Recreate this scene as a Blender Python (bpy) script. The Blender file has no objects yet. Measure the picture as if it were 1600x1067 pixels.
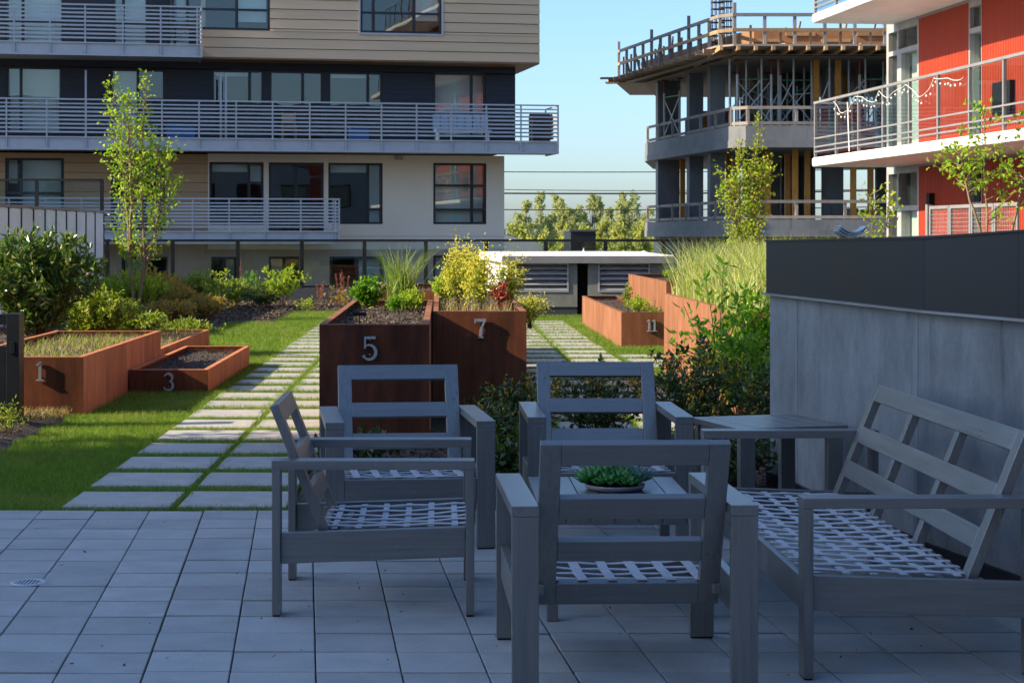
import bpy, bmesh, math, random
import numpy as np
from mathutils import Vector, Matrix
R = math.radians
random.seed(7); rng = np.random.default_rng(7)
scene = bpy.context.scene
COL = scene.collection

# ------------------------------------------------------------------ camera, sky, sun, exposure
CAMZ, F = 1.55, 2720.0            # eye height (m), focal length in pixels of a 1600 px wide picture
cam_d = bpy.data.cameras.new('camera'); cam = bpy.data.objects.new('camera', cam_d); COL.objects.link(cam)
cam.location = (0, 0, CAMZ); cam.rotation_euler = (R(90), 0, 0)
cam_d.sensor_width = 36.0; cam_d.lens = F / 1600 * 36
cam_d.shift_x = (800 - 690) / 1600; cam_d.shift_y = -(533.5 - 370) / 1600
cam_d.clip_start = 0.1; cam_d.clip_end = 6000
cam_d.dof.use_dof = True; cam_d.dof.focus_distance = 9.0; cam_d.dof.aperture_fstop = 16.0
scene.camera = cam

SUN_DIR = Vector((1.0, 0.18, -0.545)).normalized()      # the way the light travels
SUN_EL = math.asin(-SUN_DIR.z)
world = bpy.data.worlds.new('World'); scene.world = world; world.use_nodes = True
wn = world.node_tree; wn.nodes.clear()
sky = wn.nodes.new('ShaderNodeTexSky'); sky.sky_type = 'NISHITA'; sky.sun_disc = False
sky.sun_elevation = SUN_EL
sky.sun_rotation = math.atan2(-SUN_DIR.x, -SUN_DIR.y)
sky.altitude = 20; sky.air_density = 1.0; sky.dust_density = 1.25; sky.ozone_density = 6.3
bg = wn.nodes.new('ShaderNodeBackground'); bg.inputs['Strength'].default_value = 0.13
wo = wn.nodes.new('ShaderNodeOutputWorld')
wn.links.new(sky.outputs[0], bg.inputs[0]); wn.links.new(bg.outputs[0], wo.inputs[0])
sun_d = bpy.data.lights.new('sun', 'SUN'); sun = bpy.data.objects.new('sun', sun_d); COL.objects.link(sun)
sun_d.energy = 4.7; sun_d.angle = R(0.53); sun_d.color = (1.0, 0.85, 0.60)
sun.rotation_euler = SUN_DIR.to_track_quat('-Z', 'Y').to_euler(); sun.location = (-30, -5, 30)
vs = scene.view_settings
vs.view_transform = 'Standard'; vs.look = 'None'; vs.exposure = 1.08; vs.gamma = 1; vs.use_curve_mapping = False
scene.render.engine = 'CYCLES'; cy = scene.cycles
cy.use_denoising = True; cy.max_bounces = 8; cy.diffuse_bounces = 4; cy.glossy_bounces = 4
cy.transmission_bounces = 6; cy.transparent_max_bounces = 16; cy.caustics_reflective = False; cy.caustics_refractive = False
cy.sample_clamp_indirect = 6

# ------------------------------------------------------------------ helpers
def tag(o, label=None, cat=None, group=None, kind=None):
    if label: o['label'] = label
    if cat: o['category'] = cat
    if group: o['group'] = group
    if kind: o['kind'] = kind
    return o
def empty(name, loc=(0, 0, 0), rz=0, label=None, cat=None, group=None):
    o = bpy.data.objects.new(name, None); COL.objects.link(o); o.location = loc; o.rotation_euler = (0, 0, rz)
    o.empty_display_size = 0.1
    return tag(o, label, cat, group)
def link(name, me, mat, parent=None):
    o = bpy.data.objects.new(name, me); COL.objects.link(o)
    if mat is not None and len(me.materials) == 0: me.materials.append(mat)
    if parent is not None: o.parent = parent
    return o
def copy_tree(o, parent=None):
    c = o.copy(); COL.objects.link(c); c.parent = parent
    for ch in list(o.children):
        copy_tree(ch, c)
    return c
def bulk(name, V, sizes, idx, mat, parent=None, smooth=False):
    """V (n,3); sizes = loops per face (scalar or array); idx flat indices"""
    me = bpy.data.meshes.new(name); V = np.asarray(V, np.float32); idx = np.asarray(idx, np.int32).ravel()
    nf = len(idx) // sizes if np.isscalar(sizes) else len(sizes)
    tot = np.full(nf, sizes, np.int32) if np.isscalar(sizes) else np.asarray(sizes, np.int32)
    st = np.zeros(nf, np.int32); st[1:] = np.cumsum(tot)[:-1]
    me.vertices.add(len(V)); me.vertices.foreach_set('co', V.ravel())
    me.loops.add(len(idx)); me.loops.foreach_set('vertex_index', idx)
    me.polygons.add(nf); me.polygons.foreach_set('loop_start', st); me.polygons.foreach_set('loop_total', tot)
    me.update(calc_edges=True); me.validate()
    if not smooth: me.shade_flat()
    return link(name, me, mat, parent)

class MB:
    def __init__(s): s.v = []; s.f = []
    def add(s, vs, fs):
        b = len(s.v); s.v += [tuple(p) for p in vs]; s.f += [tuple(b + i for i in f) for f in fs]; return s
    def box(s, x0, x1, y0, y1, z0, z1, M=None):
        vs = [(x, y, z) for z in (z0, z1) for y in (y0, y1) for x in (x0, x1)]
        if M is not None: vs = [M @ Vector(p) for p in vs]
        return s.add(vs, [(0, 2, 3, 1), (4, 5, 7, 6), (0, 1, 5, 4), (2, 6, 7, 3), (0, 4, 6, 2), (1, 3, 7, 5)])
    def beam(s, p, q, w, h, up=(0, 0, 1)):
        p, q = Vector(p), Vector(q); d = (q - p).normalized(); up = Vector(up)
        if abs(d.dot(up)) > .99: up = Vector((0, 1, 0))
        sx = d.cross(up).normalized(); u = sx.cross(d).normalized()
        vs = [e + sx * a * w / 2 + u * b * h / 2 for e in (p, q) for b in (-1, 1) for a in (-1, 1)]
        return s.add(vs, [(0, 1, 3, 2), (4, 6, 7, 5), (0, 4, 5, 1), (2, 3, 7, 6), (0, 2, 6, 4), (1, 5, 7, 3)])
    def prism(s, poly, z0, z1, top=None):
        n = len(poly); t = top or [z1] * n
        vs = [(x, y, z0) for x, y in poly] + [(x, y, t[i]) for i, (x, y) in enumerate(poly)]
        fs = [tuple(range(n - 1, -1, -1)), tuple(range(n, 2 * n))] + [(i, (i + 1) % n, n + (i + 1) % n, n + i) for i in range(n)]
        return s.add(vs, fs)
    def tube(s, pts, rad, n=6, cap=True):
        pts = [Vector(p) for p in pts]; k = len(pts)
        if not hasattr(rad, '__len__'): rad = [rad] * k
        rings = []; prev = None
        for i, p in enumerate(pts):
            d = (pts[min(i + 1, k - 1)] - pts[max(i - 1, 0)]).normalized()
            if prev is None:
                a = d.cross(Vector((0, 0, 1)));
                if a.length < 1e-3: a = d.cross(Vector((1, 0, 0)))
            else: a = prev - d * prev.dot(d)
            a.normalize(); prev = a; b = d.cross(a)
            rings.append([p + (a * math.cos(2 * math.pi * j / n) + b * math.sin(2 * math.pi * j / n)) * rad[i] for j in range(n)])
        vs = [q for r in rings for q in r]; fs = []
        for i in range(k - 1):
            for j in range(n):
                fs.append((i * n + j, i * n + (j + 1) % n, (i + 1) * n + (j + 1) % n, (i + 1) * n + j))
        if cap: fs += [tuple(range(n - 1, -1, -1)), tuple((k - 1) * n + j for j in range(n))]
        return s.add(vs, fs)
    def lathe(s, prof, n=24, c=(0, 0, 0)):
        k = len(prof)
        vs = [(c[0] + r * math.cos(2 * math.pi * j / n), c[1] + r * math.sin(2 * math.pi * j / n), c[2] + z) for r, z in prof for j in range(n)]
        fs = [(i * n + j, i * n + (j + 1) % n, (i + 1) * n + (j + 1) % n, (i + 1) * n + j) for i in range(k - 1) for j in range(n)]
        return s.add(vs, fs)
    def mesh(s, name, bevel=0, smooth=False, seg=2):
        me = bpy.data.meshes.new(name); me.from_pydata(s.v, [], s.f)
        if bevel:
            bm = bmesh.new(); bm.from_mesh(me)
            bmesh.ops.bevel(bm, geom=bm.edges[:], offset=bevel, segments=seg, affect='EDGES', profile=.5, clamp_overlap=True)
            bm.to_mesh(me); bm.free()
        me.update()
        if smooth:
            for p in me.polygons: p.use_smooth = True
        return me
    def build(s, name, mat, parent=None, bevel=0, smooth=False):
        if mat is M.get('furn') and s.v:
            A_ = np.array(s.v); e_ = A_.max(0) - A_.min(0); mat = M['furn_' + 'xyz'[int(np.argmax(e_))]]
        return link(name, s.mesh(name, bevel, smooth), mat, parent)
def box(name, mat, parent, x0, x1, y0, y1, z0, z1, bevel=0):
    return MB().box(x0, x1, y0, y1, z0, z1).build(name, mat, parent, bevel)

def wall_cells(x0, x1, z0, z1, holes):
    xs = sorted({x0, x1, *[min(max(v, x0), x1) for h in holes for v in h[:2]]})
    zs = sorted({z0, z1, *[min(max(v, z0), z1) for h in holes for v in h[2:4]]})
    for j in range(len(zs) - 1):
        run = None
        for i in range(len(xs) - 1):
            cx, cz = (xs[i] + xs[i + 1]) / 2, (zs[j] + zs[j + 1]) / 2
            solid = not any(h[0] < cx < h[1] and h[2] < cz < h[3] for h in holes)
            if solid: run = (run[0], xs[i + 1]) if run else (xs[i], xs[i + 1])
            if run and (not solid or i == len(xs) - 2):
                yield run[0], run[1], zs[j], zs[j + 1]; run = None

# ------------------------------------------------------------------ materials
def nt(name):
    m = bpy.data.materials.new(name); m.use_nodes = True; t = m.node_tree; t.nodes.clear()
    return m, t, t.nodes, t.links
def coords(N, L, stretch=(1, 1, 1)):
    tc = N.new('ShaderNodeTexCoord'); oi = N.new('ShaderNodeObjectInfo')
    ml = N.new('ShaderNodeMath'); ml.operation = 'MULTIPLY'; ml.inputs[1].default_value = 37.0; L.new(oi.outputs['Random'], ml.inputs[0])
    va = N.new('ShaderNodeVectorMath'); va.operation = 'ADD'; L.new(tc.outputs['Object'], va.inputs[0]); L.new(ml.outputs[0], va.inputs[1])
    mp = N.new('ShaderNodeMapping'); mp.inputs['Scale'].default_value = stretch; L.new(va.outputs[0], mp.inputs[0])
    return mp.outputs[0], oi.outputs['Random']
def noise(N, L, vec, scale, detail=4, rough=.55):
    n = N.new('ShaderNodeTexNoise'); n.inputs['Scale'].default_value = scale; n.inputs['Detail'].default_value = detail
    n.inputs['Roughness'].default_value = rough; L.new(vec, n.inputs['Vector']); return n.outputs['Fac']
def ramp(N, L, fac, stops):
    r = N.new('ShaderNodeValToRGB'); e = r.color_ramp.elements
    while len(e) > 1: e.remove(e[-1])
    for i, (p, c) in enumerate(stops):
        el = e[0] if i == 0 else e.new(p)
        el.position = p; el.color = (*c[:3], 1)
    L.new(fac, r.inputs[0]); return r.outputs[0]
def scalecol(N, L, col, val):
    v = N.new('ShaderNodeVectorMath'); v.operation = 'SCALE'; L.new(col, v.inputs[0]); L.new(val, v.inputs['Scale']); return v.outputs[0]
def mrange(N, L, v, a, b):
    m = N.new('ShaderNodeMapRange'); m.inputs['To Min'].default_value = a; m.inputs['To Max'].default_value = b; L.new(v, m.inputs['Value']); return m.outputs[0]
def pm(name, c1, c2=None, scale=4, rough=.7, metal=0, bump=0, bscale=60, stretch=(1, 1, 1), ovar=0, spec=.5, detail=5, fine=0, rvar=0.1, c3=None, chip=0):
    """painted / mineral surface: two or three tones of noise, fine grain, bump, per-object variation"""
    m, t, N, L = nt(name); c2 = c2 or tuple(x * .8 for x in c1)
    vec, rnd = coords(N, L, stretch)
    n1 = noise(N, L, vec, scale, detail)
    stops = [(.3, c2), (.68, c1)] if c3 is None else [(.28, c2), (.5, c1), (.72, c3)]
    col = ramp(N, L, n1, stops)
    if fine:
        n2 = noise(N, L, vec, scale * 23, 3); col = scalecol(N, L, col, mrange(N, L, n2, 1 - fine * 2, 1 + fine * 2))
    if chip:     # small scuffs and dust
        tcs = N.new('ShaderNodeTexCoord'); ns = noise(N, L, tcs.outputs['Object'], 38, 6, .75)
        ng = noise(N, L, tcs.outputs['Object'], 4, 3); mk = N.new('ShaderNodeMath'); mk.operation = 'MULTIPLY'; L.new(ramp(N, L, ns, [(.60, (0, 0, 0)), (.70, (chip,) * 3)]), mk.inputs[0]); L.new(ng, mk.inputs[1])
        mxc = N.new('ShaderNodeMixRGB'); L.new(mk.outputs[0], mxc.inputs[0]); L.new(col, mxc.inputs[1]); mxc.inputs[2].default_value = (.50, .50, .49, 1); col = mxc.outputs[0]
        col = scalecol(N, L, col, mrange(N, L, ng, .88, 1.12))
    if ovar: col = scalecol(N, L, col, mrange(N, L, rnd, 1 - ovar, 1 + ovar))
    b = N.new('ShaderNodeBsdfPrincipled'); L.new(col, b.inputs['Base Color'])
    b.inputs['Metallic'].default_value = metal; b.inputs['Specular IOR Level'].default_value = spec
    L.new(mrange(N, L, n1, max(0, rough - rvar), min(1, rough + rvar)), b.inputs['Roughness'])
    if bump:
        nb = noise(N, L, vec, bscale, 4, .6); bp = N.new('ShaderNodeBump'); bp.inputs['Strength'].default_value = bump; bp.inputs['Distance'].default_value = .01
        L.new(nb, bp.inputs['Height']); L.new(bp.outputs[0], b.inputs['Normal'])
    o = N.new('ShaderNodeOutputMaterial'); L.new(b.outputs[0], o.inputs[0]); return m
def leafm(name, c1, c2, c3=None, transl=.4, rough=.45, spec=.35, dry=None):
    m, t, N, L = nt(name)
    g = N.new('ShaderNodeNewGeometry')
    st = [(0, c1), (1, c2)] if c3 is None else [(0, c1), (.55, c2), (1, c3)]
    col = ramp(N, L, g.outputs['Random Per Island'], st)
    tc = N.new('ShaderNodeTexCoord'); n = noise(N, L, tc.outputs['Object'], 3.0, 2)
    col = scalecol(N, L, col, mrange(N, L, n, .65, 1.35))
    if dry:      # worn, drier patches
        nd = noise(N, L, tc.outputs['Object'], 1.1, 5, .7); md = N.new('ShaderNodeMixRGB'); L.new(ramp(N, L, nd, [(.52, (0, 0, 0)), (.72, (.55, .55, .55))]), md.inputs[0]); L.new(col, md.inputs[1]); md.inputs[2].default_value = (*dry, 1); col = md.outputs[0]
    b = N.new('ShaderNodeBsdfPrincipled'); L.new(col, b.inputs['Base Color']); b.inputs['Roughness'].default_value = rough
    b.inputs['Specular IOR Level'].default_value = spec
    tr = N.new('ShaderNodeBsdfTranslucent'); L.new(scalecol_const(N, L, col, (1.5, 1.45, .6)), tr.inputs[0])
    mx = N.new('ShaderNodeMixShader'); mx.inputs[0].default_value = transl
    L.new(b.outputs[0], mx.inputs[1]); L.new(tr.outputs[0], mx.inputs[2])
    o = N.new('ShaderNodeOutputMaterial'); L.new(mx.outputs[0], o.inputs[0]); return m
def scalecol_const(N, L, col, k):
    v = N.new('ShaderNodeVectorMath'); v.operation = 'MULTIPLY'; L.new(col, v.inputs[0]); v.inputs[1].default_value = k; return v.outputs[0]
def glassm(name, tint=(.9, .95, .95), ior=1.5, rough=.0, boost=1.0):
    m, t, N, L = nt(name)
    tr = N.new('ShaderNodeBsdfTransparent'); tr.inputs[0].default_value = (*tint, 1)
    gl = N.new('ShaderNodeBsdfGlossy'); gl.inputs['Roughness'].default_value = rough; gl.inputs[0].default_value = (1, 1, 1, 1)
    lw = N.new('ShaderNodeLayerWeight'); lw.inputs[0].default_value = .5
    pw = N.new('ShaderNodeMath'); pw.operation = 'POWER'; pw.inputs[1].default_value = 5; L.new(lw.outputs['Facing'], pw.inputs[0])
    f0 = ((ior - 1) / (ior + 1)) ** 2 * boost
    ml = N.new('ShaderNodeMath'); ml.operation = 'MULTIPLY_ADD'; ml.inputs[1].default_value = (1 - f0) * .8; ml.inputs[2].default_value = f0; ml.use_clamp = True; L.new(pw.outputs[0], ml.inputs[0])
    tc = N.new('ShaderNodeTexCoord'); nz = noise(N, L, tc.outputs['Object'], .9, 1)
    bp = N.new('ShaderNodeBump'); bp.inputs['Strength'].default_value = .05; bp.inputs['Distance'].default_value = .04
    L.new(nz, bp.inputs['Height']); L.new(bp.outputs[0], gl.inputs['Normal'])
    mx = N.new('ShaderNodeMixShader'); L.new(ml.outputs[0], mx.inputs[0]); L.new(tr.outputs[0], mx.inputs[1]); L.new(gl.outputs[0], mx.inputs[2])
    o = N.new('ShaderNodeOutputMaterial'); L.new(mx.outputs[0], o.inputs[0]); return m
def cortenm(name, tones, streak=.5):
    m, t, N, L = nt(name)
    vec, rnd = coords(N, L)
    mp = N.new('ShaderNodeMapping'); mp.inputs['Scale'].default_value = (1, 1, .22); L.new(vec, mp.inputs[0])
    mps = N.new('ShaderNodeMapping'); mps.inputs['Scale'].default_value = (9, 9, .45); L.new(vec, mps.inputs[0]); n4 = noise(N, L, mps.outputs[0], 2.0, 4, .6)
    n1 = noise(N, L, mp.outputs[0], 5, 6, .65); n2 = noise(N, L, vec, 70, 3, .7); n3 = noise(N, L, vec, 2.2, 4)
    col = ramp(N, L, n1, [(.25, tones[0]), (.5, tones[1]), (.75, tones[2])])
    col = scalecol(N, L, col, mrange(N, L, n2, .72, 1.28)); col = scalecol(N, L, col, mrange(N, L, n3, 1 - streak, 1 + streak * .6))
    col = scalecol(N, L, col, mrange(N, L, rnd, .9, 1.12)); col = scalecol(N, L, col, mrange(N, L, n4, .66, 1.34))
    v = N.new('ShaderNodeTexVoronoi'); v.inputs['Scale'].default_value = 55; L.new(vec, v.inputs['Vector'])
    spk = ramp(N, L, v.outputs['Distance'], [(.0, (1, 1, 1)), (.10, (1, 1, 1)), (.13, (0, 0, 0))])
    msk = N.new('ShaderNodeMath'); msk.operation = 'MULTIPLY'; L.new(spk, msk.inputs[0])
    L.new(ramp(N, L, n3, [(.55, (0, 0, 0)), (.75, (.55, .55, .55))]), msk.inputs[1])
    mc = N.new('ShaderNodeMixRGB'); L.new(msk.outputs[0], mc.inputs[0]); L.new(col, mc.inputs[1]); mc.inputs[2].default_value = (.42, .30, .22, 1)
    b = N.new('ShaderNodeBsdfPrincipled'); L.new(mc.outputs[0], b.inputs['Base Color']); b.inputs['Roughness'].default_value = .82
    b.inputs['Specular IOR Level'].default_value = .08
    bp = N.new('ShaderNodeBump'); bp.inputs['Strength'].default_value = .25; bp.inputs['Distance'].default_value = .004; L.new(n2, bp.inputs['Height']); L.new(bp.outputs[0], b.inputs['Normal'])
    o = N.new('ShaderNodeOutputMaterial'); L.new(b.outputs[0], o.inputs[0]); return m
def concretem(name, c1, c2, c3, big=1.3):
    m, t, N, L = nt(name)
    vec, rnd = coords(N, L)
    mp = N.new('ShaderNodeMapping'); mp.inputs['Scale'].default_value = (1, 1, .6); L.new(vec, mp.inputs[0])
    n1 = noise(N, L, mp.outputs[0], big * 2.2, 8, .72); n2 = noise(N, L, vec, 40, 4, .7)
    mp2 = N.new('ShaderNodeMapping'); mp2.inputs['Scale'].default_value = (6, 6, .5); L.new(vec, mp2.inputs[0]); n3 = noise(N, L, mp2.outputs[0], 1.5, 5, .6)
    col = ramp(N, L, n1, [(.3, c1), (.5, c2), (.72, c3)])
    col = scalecol(N, L, col, mrange(N, L, n2, .86, 1.14)); col = scalecol(N, L, col, mrange(N, L, n3, .95, 1.05))
    col = scalecol(N, L, col, ramp(N, L, n3, [(.30, (.62, .62, .62)), (.40, (1, 1, 1))]))
    b = N.new('ShaderNodeBsdfPrincipled'); L.new(col, b.inputs['Base Color']); b.inputs['Roughness'].default_value = .75
    bp = N.new('ShaderNodeBump'); bp.inputs['Strength'].default_value = .3; bp.inputs['Distance'].default_value = .006; L.new(n2, bp.inputs['Height']); L.new(bp.outputs[0], b.inputs['Normal'])
    o = N.new('ShaderNodeOutputMaterial'); L.new(b.outputs[0], o.inputs[0]); return m

M = {}
M['paver'] = pm('paver_concrete', (.415, .412, .385), (.33, .328, .308), 5, .8, bump=.25, bscale=90, ovar=.12, fine=.10)
M['joint'] = pm('joint_sand', (.035, .033, .032), (.02, .02, .02), 12, .95)
M['stone'] = pm('path_stone', (.42, .40, .355), (.33, .315, .28), 6, .85, bump=.3, bscale=80, ovar=.10, fine=.12)
M['furn'] = pm('grey_powder_coat', (.158, .160, .165), (.142, .144, .149), 5, .36, spec=.5, stretch=(6, 6, 6), bump=.03, bscale=60, fine=.035, rvar=.06)
for q_, st_ in (('x', (1.5, 45, 45)), ('y', (45, 1.5, 45)), ('z', (45, 45, 1.5))):
    M['furn_' + q_] = pm('grey_powder_coat_' + q_, (.250, .246, .236), (.195, .192, .185), 1.6, .31, metal=.5, spec=1.0, stretch=st_, bump=.05, bscale=4, fine=.03, rvar=.09, chip=.5)
M['strap'] = pm('grey_webbing', (.52, .53, .55), (.42, .43, .45), 30, .7, bump=.1, bscale=300)
M['rubber'] = pm('black_rubber', (.02, .02, .02), None, 20, .8)
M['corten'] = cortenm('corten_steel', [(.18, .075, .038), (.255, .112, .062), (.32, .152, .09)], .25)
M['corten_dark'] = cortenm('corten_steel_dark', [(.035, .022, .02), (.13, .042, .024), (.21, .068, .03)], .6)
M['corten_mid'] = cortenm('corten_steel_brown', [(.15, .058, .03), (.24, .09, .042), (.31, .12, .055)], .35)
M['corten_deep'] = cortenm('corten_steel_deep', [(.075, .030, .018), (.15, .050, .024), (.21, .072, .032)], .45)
M['corten_lit'] = cortenm('corten_steel_lit', [(.38, .140, .058), (.52, .20, .088), (.62, .265, .13)], .22)  # paler rust: reflected light on the side panels is put into it
M['numeral'] = pm('numeral_aluminium', (.62, .62, .63), (.5, .5, .5), 30, .38, metal=.75)
M['soil'] = pm('soil', (.060, .042, .030), (.030, .021, .016), 22, .95, bump=1.0, bscale=45, fine=.15)
M['mulch'] = leafm('mulch_chips', (.05, .034, .025), (.13, .09, .06), (.25, .19, .13), transl=0, rough=.9, spec=.1)
M['lawnsoil'] = pm('lawn_soil', (.025, .038, .010), (.018, .024, .008), 9, .95, bump=.6, bscale=40)
M['grass'] = leafm('grass_blades', (.065, .15, .014), (.14, .25, .024), (.26, .34, .045), transl=.42, rough=.5, dry=(.34, .31, .12))
M['concrete'] = concretem('cast_concrete', (.105, .118, .128), (.165, .185, .20), (.24, .262, .28))
M['concrete_far'] = concretem('grey_slab_concrete', (.12, .125, .135), (.165, .172, .182), (.21, .217, .228), .5)
M['vent_conc'] = concretem('vent_concrete', (.14, .145, .13), (.19, .195, .175), (.25, .25, .225))
M['blackmetal'] = pm('black_metal', (.012, .013, .015), (.008, .009, .010), 6, .45, spec=.25)
M['band'] = pm('charcoal_metal_sheet', (.014, .018, .024), (.011, .014, .019), 1.2, .42, spec=.22, rvar=.08)
M['flash'] = pm('pale_flashing', (.28, .29, .31), None, 4, .4, metal=.4)
M['drain'] = pm('bright_drain_metal', (.55, .56, .58), (.45, .46, .48), 30, .45, metal=.2)
M['white'] = pm('white_paint', (.80, .79, .77), (.70, .69, .67), 2, .6)
M['grey_rail'] = pm('grey_rail_paint', (.46, .48, .51), (.40, .42, .45), 3, .5, metal=.1)
M['beige'] = pm('beige_fibre_cement', (.84, .72, .59), (.80, .685, .56), 1.5, .75, fine=.03)
M['tan'] = pm('tan_board', (.70, .49, .30), (.63, .44, .27), 1.2, .7, stretch=(.4, 1, 6), ovar=.06)
M['brown'] = pm('brown_board', (.50, .33, .18), (.45, .295, .16), 1.2, .7, stretch=(.4, 1, 6), ovar=.06)
M['navy'] = pm('navy_lap_siding', (.022, .026, .038), (.017, .02, .03), 2, .6)
M['soffit'] = pm('timber_soffit', (.30, .17, .08), (.22, .12, .06), 3, .6)
M['frame'] = pm('dark_window_frame', (.018, .02, .022), None, 5, .45)
M['glass'] = glassm('clear_glass', (.86, .92, .92), 1.5, 0, 1.0)
M['winglass'] = glassm('window_glass', (.86, .91, .90), 1.6, 0, 1.2)
M['lowerwall'] = pm('taupe_wall', (.44, .35, .28), (.38, .30, .24), 1.5, .75)
M['fascia'] = pm('grey_shade_and_bracket', (.22, .23, .25), None, 3, .5)  # roof edge shade as a colour, also plain grey metal of the brackets
M['stain'] = pm('pale_concrete_line', (.24, .26, .28), (.17, .19, .205), 9, .8)
M['railgrey'] = pm('rail_grey', (.24, .24, .25), None, 4, .5)
M['room'] = pm('dark_room', (.06, .06, .062), (.03, .03, .03), 1, .9)
M['blind'] = pm('pale_blind', (.80, .82, .77), (.74, .76, .71), 2, .8)
M['frost'] = pm('milky_glass', (.78, .83, .86), (.72, .77, .80), 1, .25, spec=.5)
M['red'] = pm('red_ribbed_metal', (.44, .060, .026), (.38, .050, .022), 2, .5, stretch=(1, 1, .2))
M['greyframe'] = pm('grey_aluminium', (.42, .42, .43), None, 4, .5, metal=.1)
M['timber'] = pm('raw_timber', (.42, .26, .14), (.30, .18, .09), 5, .8, stretch=(1, 1, .3), ovar=.25)
M['greytimber'] = pm('weathered_timber', (.30, .26, .23), (.22, .19, .17), 5, .8, ovar=.2)
M['ply'] = pm('plywood_form', (.36, .17, .07), (.26, .12, .05), 2, .7, ovar=.15)
M['orange'] = pm('yellow_orange_shore', (.62, .27, .03), (.50, .20, .02), 4, .5)
M['steel'] = pm('galvanised_steel', (.52, .53, .55), (.42, .43, .45), 6, .5, metal=.1)
M['redsteel'] = pm('rusty_red_steel', (.25, .07, .04), None, 6, .6)
M['rebar'] = pm('rebar_steel', (.07, .055, .05), None, 6, .8)
M['bark'] = pm('pale_bark', (.26, .19, .10), (.17, .12, .065), 14, .85, stretch=(1, 1, .25), bump=.5, bscale=60)
M['twig'] = pm('brown_twig', (.13, .085, .05), None, 14, .85)
M['city'] = pm('city_ground', (.17, .17, .155), (.10, .12, .07), .03, .95)
M['podium'] = pm('podium_concrete', (.26, .26, .26), None, 1, .85)
M['roofgrey'] = pm('grey_roof', (.30, .31, .33), None, .3, .7)
M['darkwall'] = pm('dark_cladding', (.05, .055, .065), None, .5, .6)
M['wire'] = pm('cable', (.05, .05, .055), None, 5, .7)
M['occl'] = pm('grey_render', (.40, .40, .40), (.34, .34, .34), .6, .85)
M['ceramic'] = pm('pale_ceramic', (.36, .36, .36), (.30, .30, .30), 6, .45)
M['pebble'] = pm('dark_pebble', (.03, .03, .032), (.015, .015, .016), 60, .6, bump=1, bscale=90)
M['bulb'] = pm('string_bulb', (.85, .85, .82), None, 5, .2)
M['planter_blue'] = pm('pale_blue_furniture', (.35, .45, .58), None, 3, .6)
# leaves
M['lf_maple'] = leafm('leaf_maple', (.16, .30, .020), (.28, .43, .035), (.44, .53, .08), .5)
M['lf_laurel'] = leafm('leaf_laurel', (.035, .095, .014), (.085, .17, .022), (.24, .28, .06), .25, .3, .5)
M['lf_shrub'] = leafm('leaf_shrub', (.12, .19, .020), (.22, .29, .035), (.36, .38, .06), .4)
M['lf_gold'] = leafm('leaf_golden', (.28, .19, .05), (.45, .28, .08), (.26, .28, .05), .4)
M['lf_lime'] = leafm('leaf_lime', (.18, .30, .02), (.32, .43, .04), (.45, .52, .08), .45)
M['lf_yellow'] = leafm('flower_yellow', (.55, .50, .06), (.75, .68, .12), (.42, .46, .08), .4)
M['lf_horn'] = leafm('leaf_hornbeam', (.19, .31, .02), (.33, .45, .035), (.50, .56, .08), .5)
M['lf_mahonia'] = leafm('leaf_mahonia', (.025, .060, .014), (.055, .105, .020), (.13, .15, .03), .18, .35, .5)
M['lf_bright'] = leafm('leaf_bright_green', (.08, .21, .012), (.14, .30, .02), (.25, .40, .04), .45)
M['lf_orange'] = leafm('flower_orange', (.50, .26, .02), (.62, .38, .03), None, .3)
M['lf_red'] = leafm('leaf_red', (.30, .03, .02), (.36, .07, .05), None, .3)
M['lf_pink'] = leafm('plume_pink', (.28, .08, .07), (.36, .14, .11), None, .3)
M['lf_reed'] = leafm('blade_reed', (.19, .29, .06), (.36, .42, .14), (.60, .56, .30), .42)
M['lf_fount'] = leafm('blade_fountain', (.10, .20, .02), (.20, .30, .04), (.40, .42, .16), .35)
M['lf_straw'] = leafm('blade_straw', (.34, .25, .11), (.46, .35, .17), (.24, .24, .07), .3)
M['lf_succ'] = leafm('leaf_succulent', (.05, .24, .05), (.09, .36, .07), (.22, .46, .12), .25, .4, .4)
M['lf_succ_blue'] = leafm('leaf_succulent_grey', (.10, .20, .15), (.16, .28, .20), (.20, .34, .24), .2)
M['lf_far'] = leafm('leaf_cottonwood_hazed', (.28, .33, .17), (.38, .42, .22), (.48, .47, .29), .5, .9)  # distance haze is put into these pale leaf colours
M['lf_farhedge'] = leafm('leaf_far_scrub', (.28, .31, .09), (.40, .41, .12), None, .45, .9)
M['farbark'] = pm('grey_bark', (.20, .18, .16), None, .5, .9)

# ------------------------------------------------------------------ foliage generators
def rand_unit(n):
    v = rng.normal(size=(n, 3)); return v / np.linalg.norm(v, axis=1, keepdims=True)
def norm(v): return v / np.maximum(np.linalg.norm(v, axis=1, keepdims=True), 1e-9)
def leaf_mesh(name, P, D, Ln, Wd, mat, parent, var=.35, fold=.18):
    n = len(P); P = np.asarray(P, float); D = norm(np.asarray(D, float))
    S = norm(np.cross(D, rand_unit(n))); Nn = np.cross(D, S)
    l = Ln * (1 + var * rng.uniform(-1, 1, (n, 1))); w = Wd * (1 + var * rng.uniform(-1, 1, (n, 1)))
    V = np.empty((n, 4, 3))
    V[:, 0] = P; V[:, 1] = P + D * l * .5 + S * w * .5 + Nn * w * fold
    V[:, 2] = P + D * l + Nn * l * -.12; V[:, 3] = P + D * l * .5 - S * w * .5 + Nn * w * fold
    return bulk(name, V.reshape(-1, 3), 4, np.arange(4 * n), mat, parent)
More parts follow.
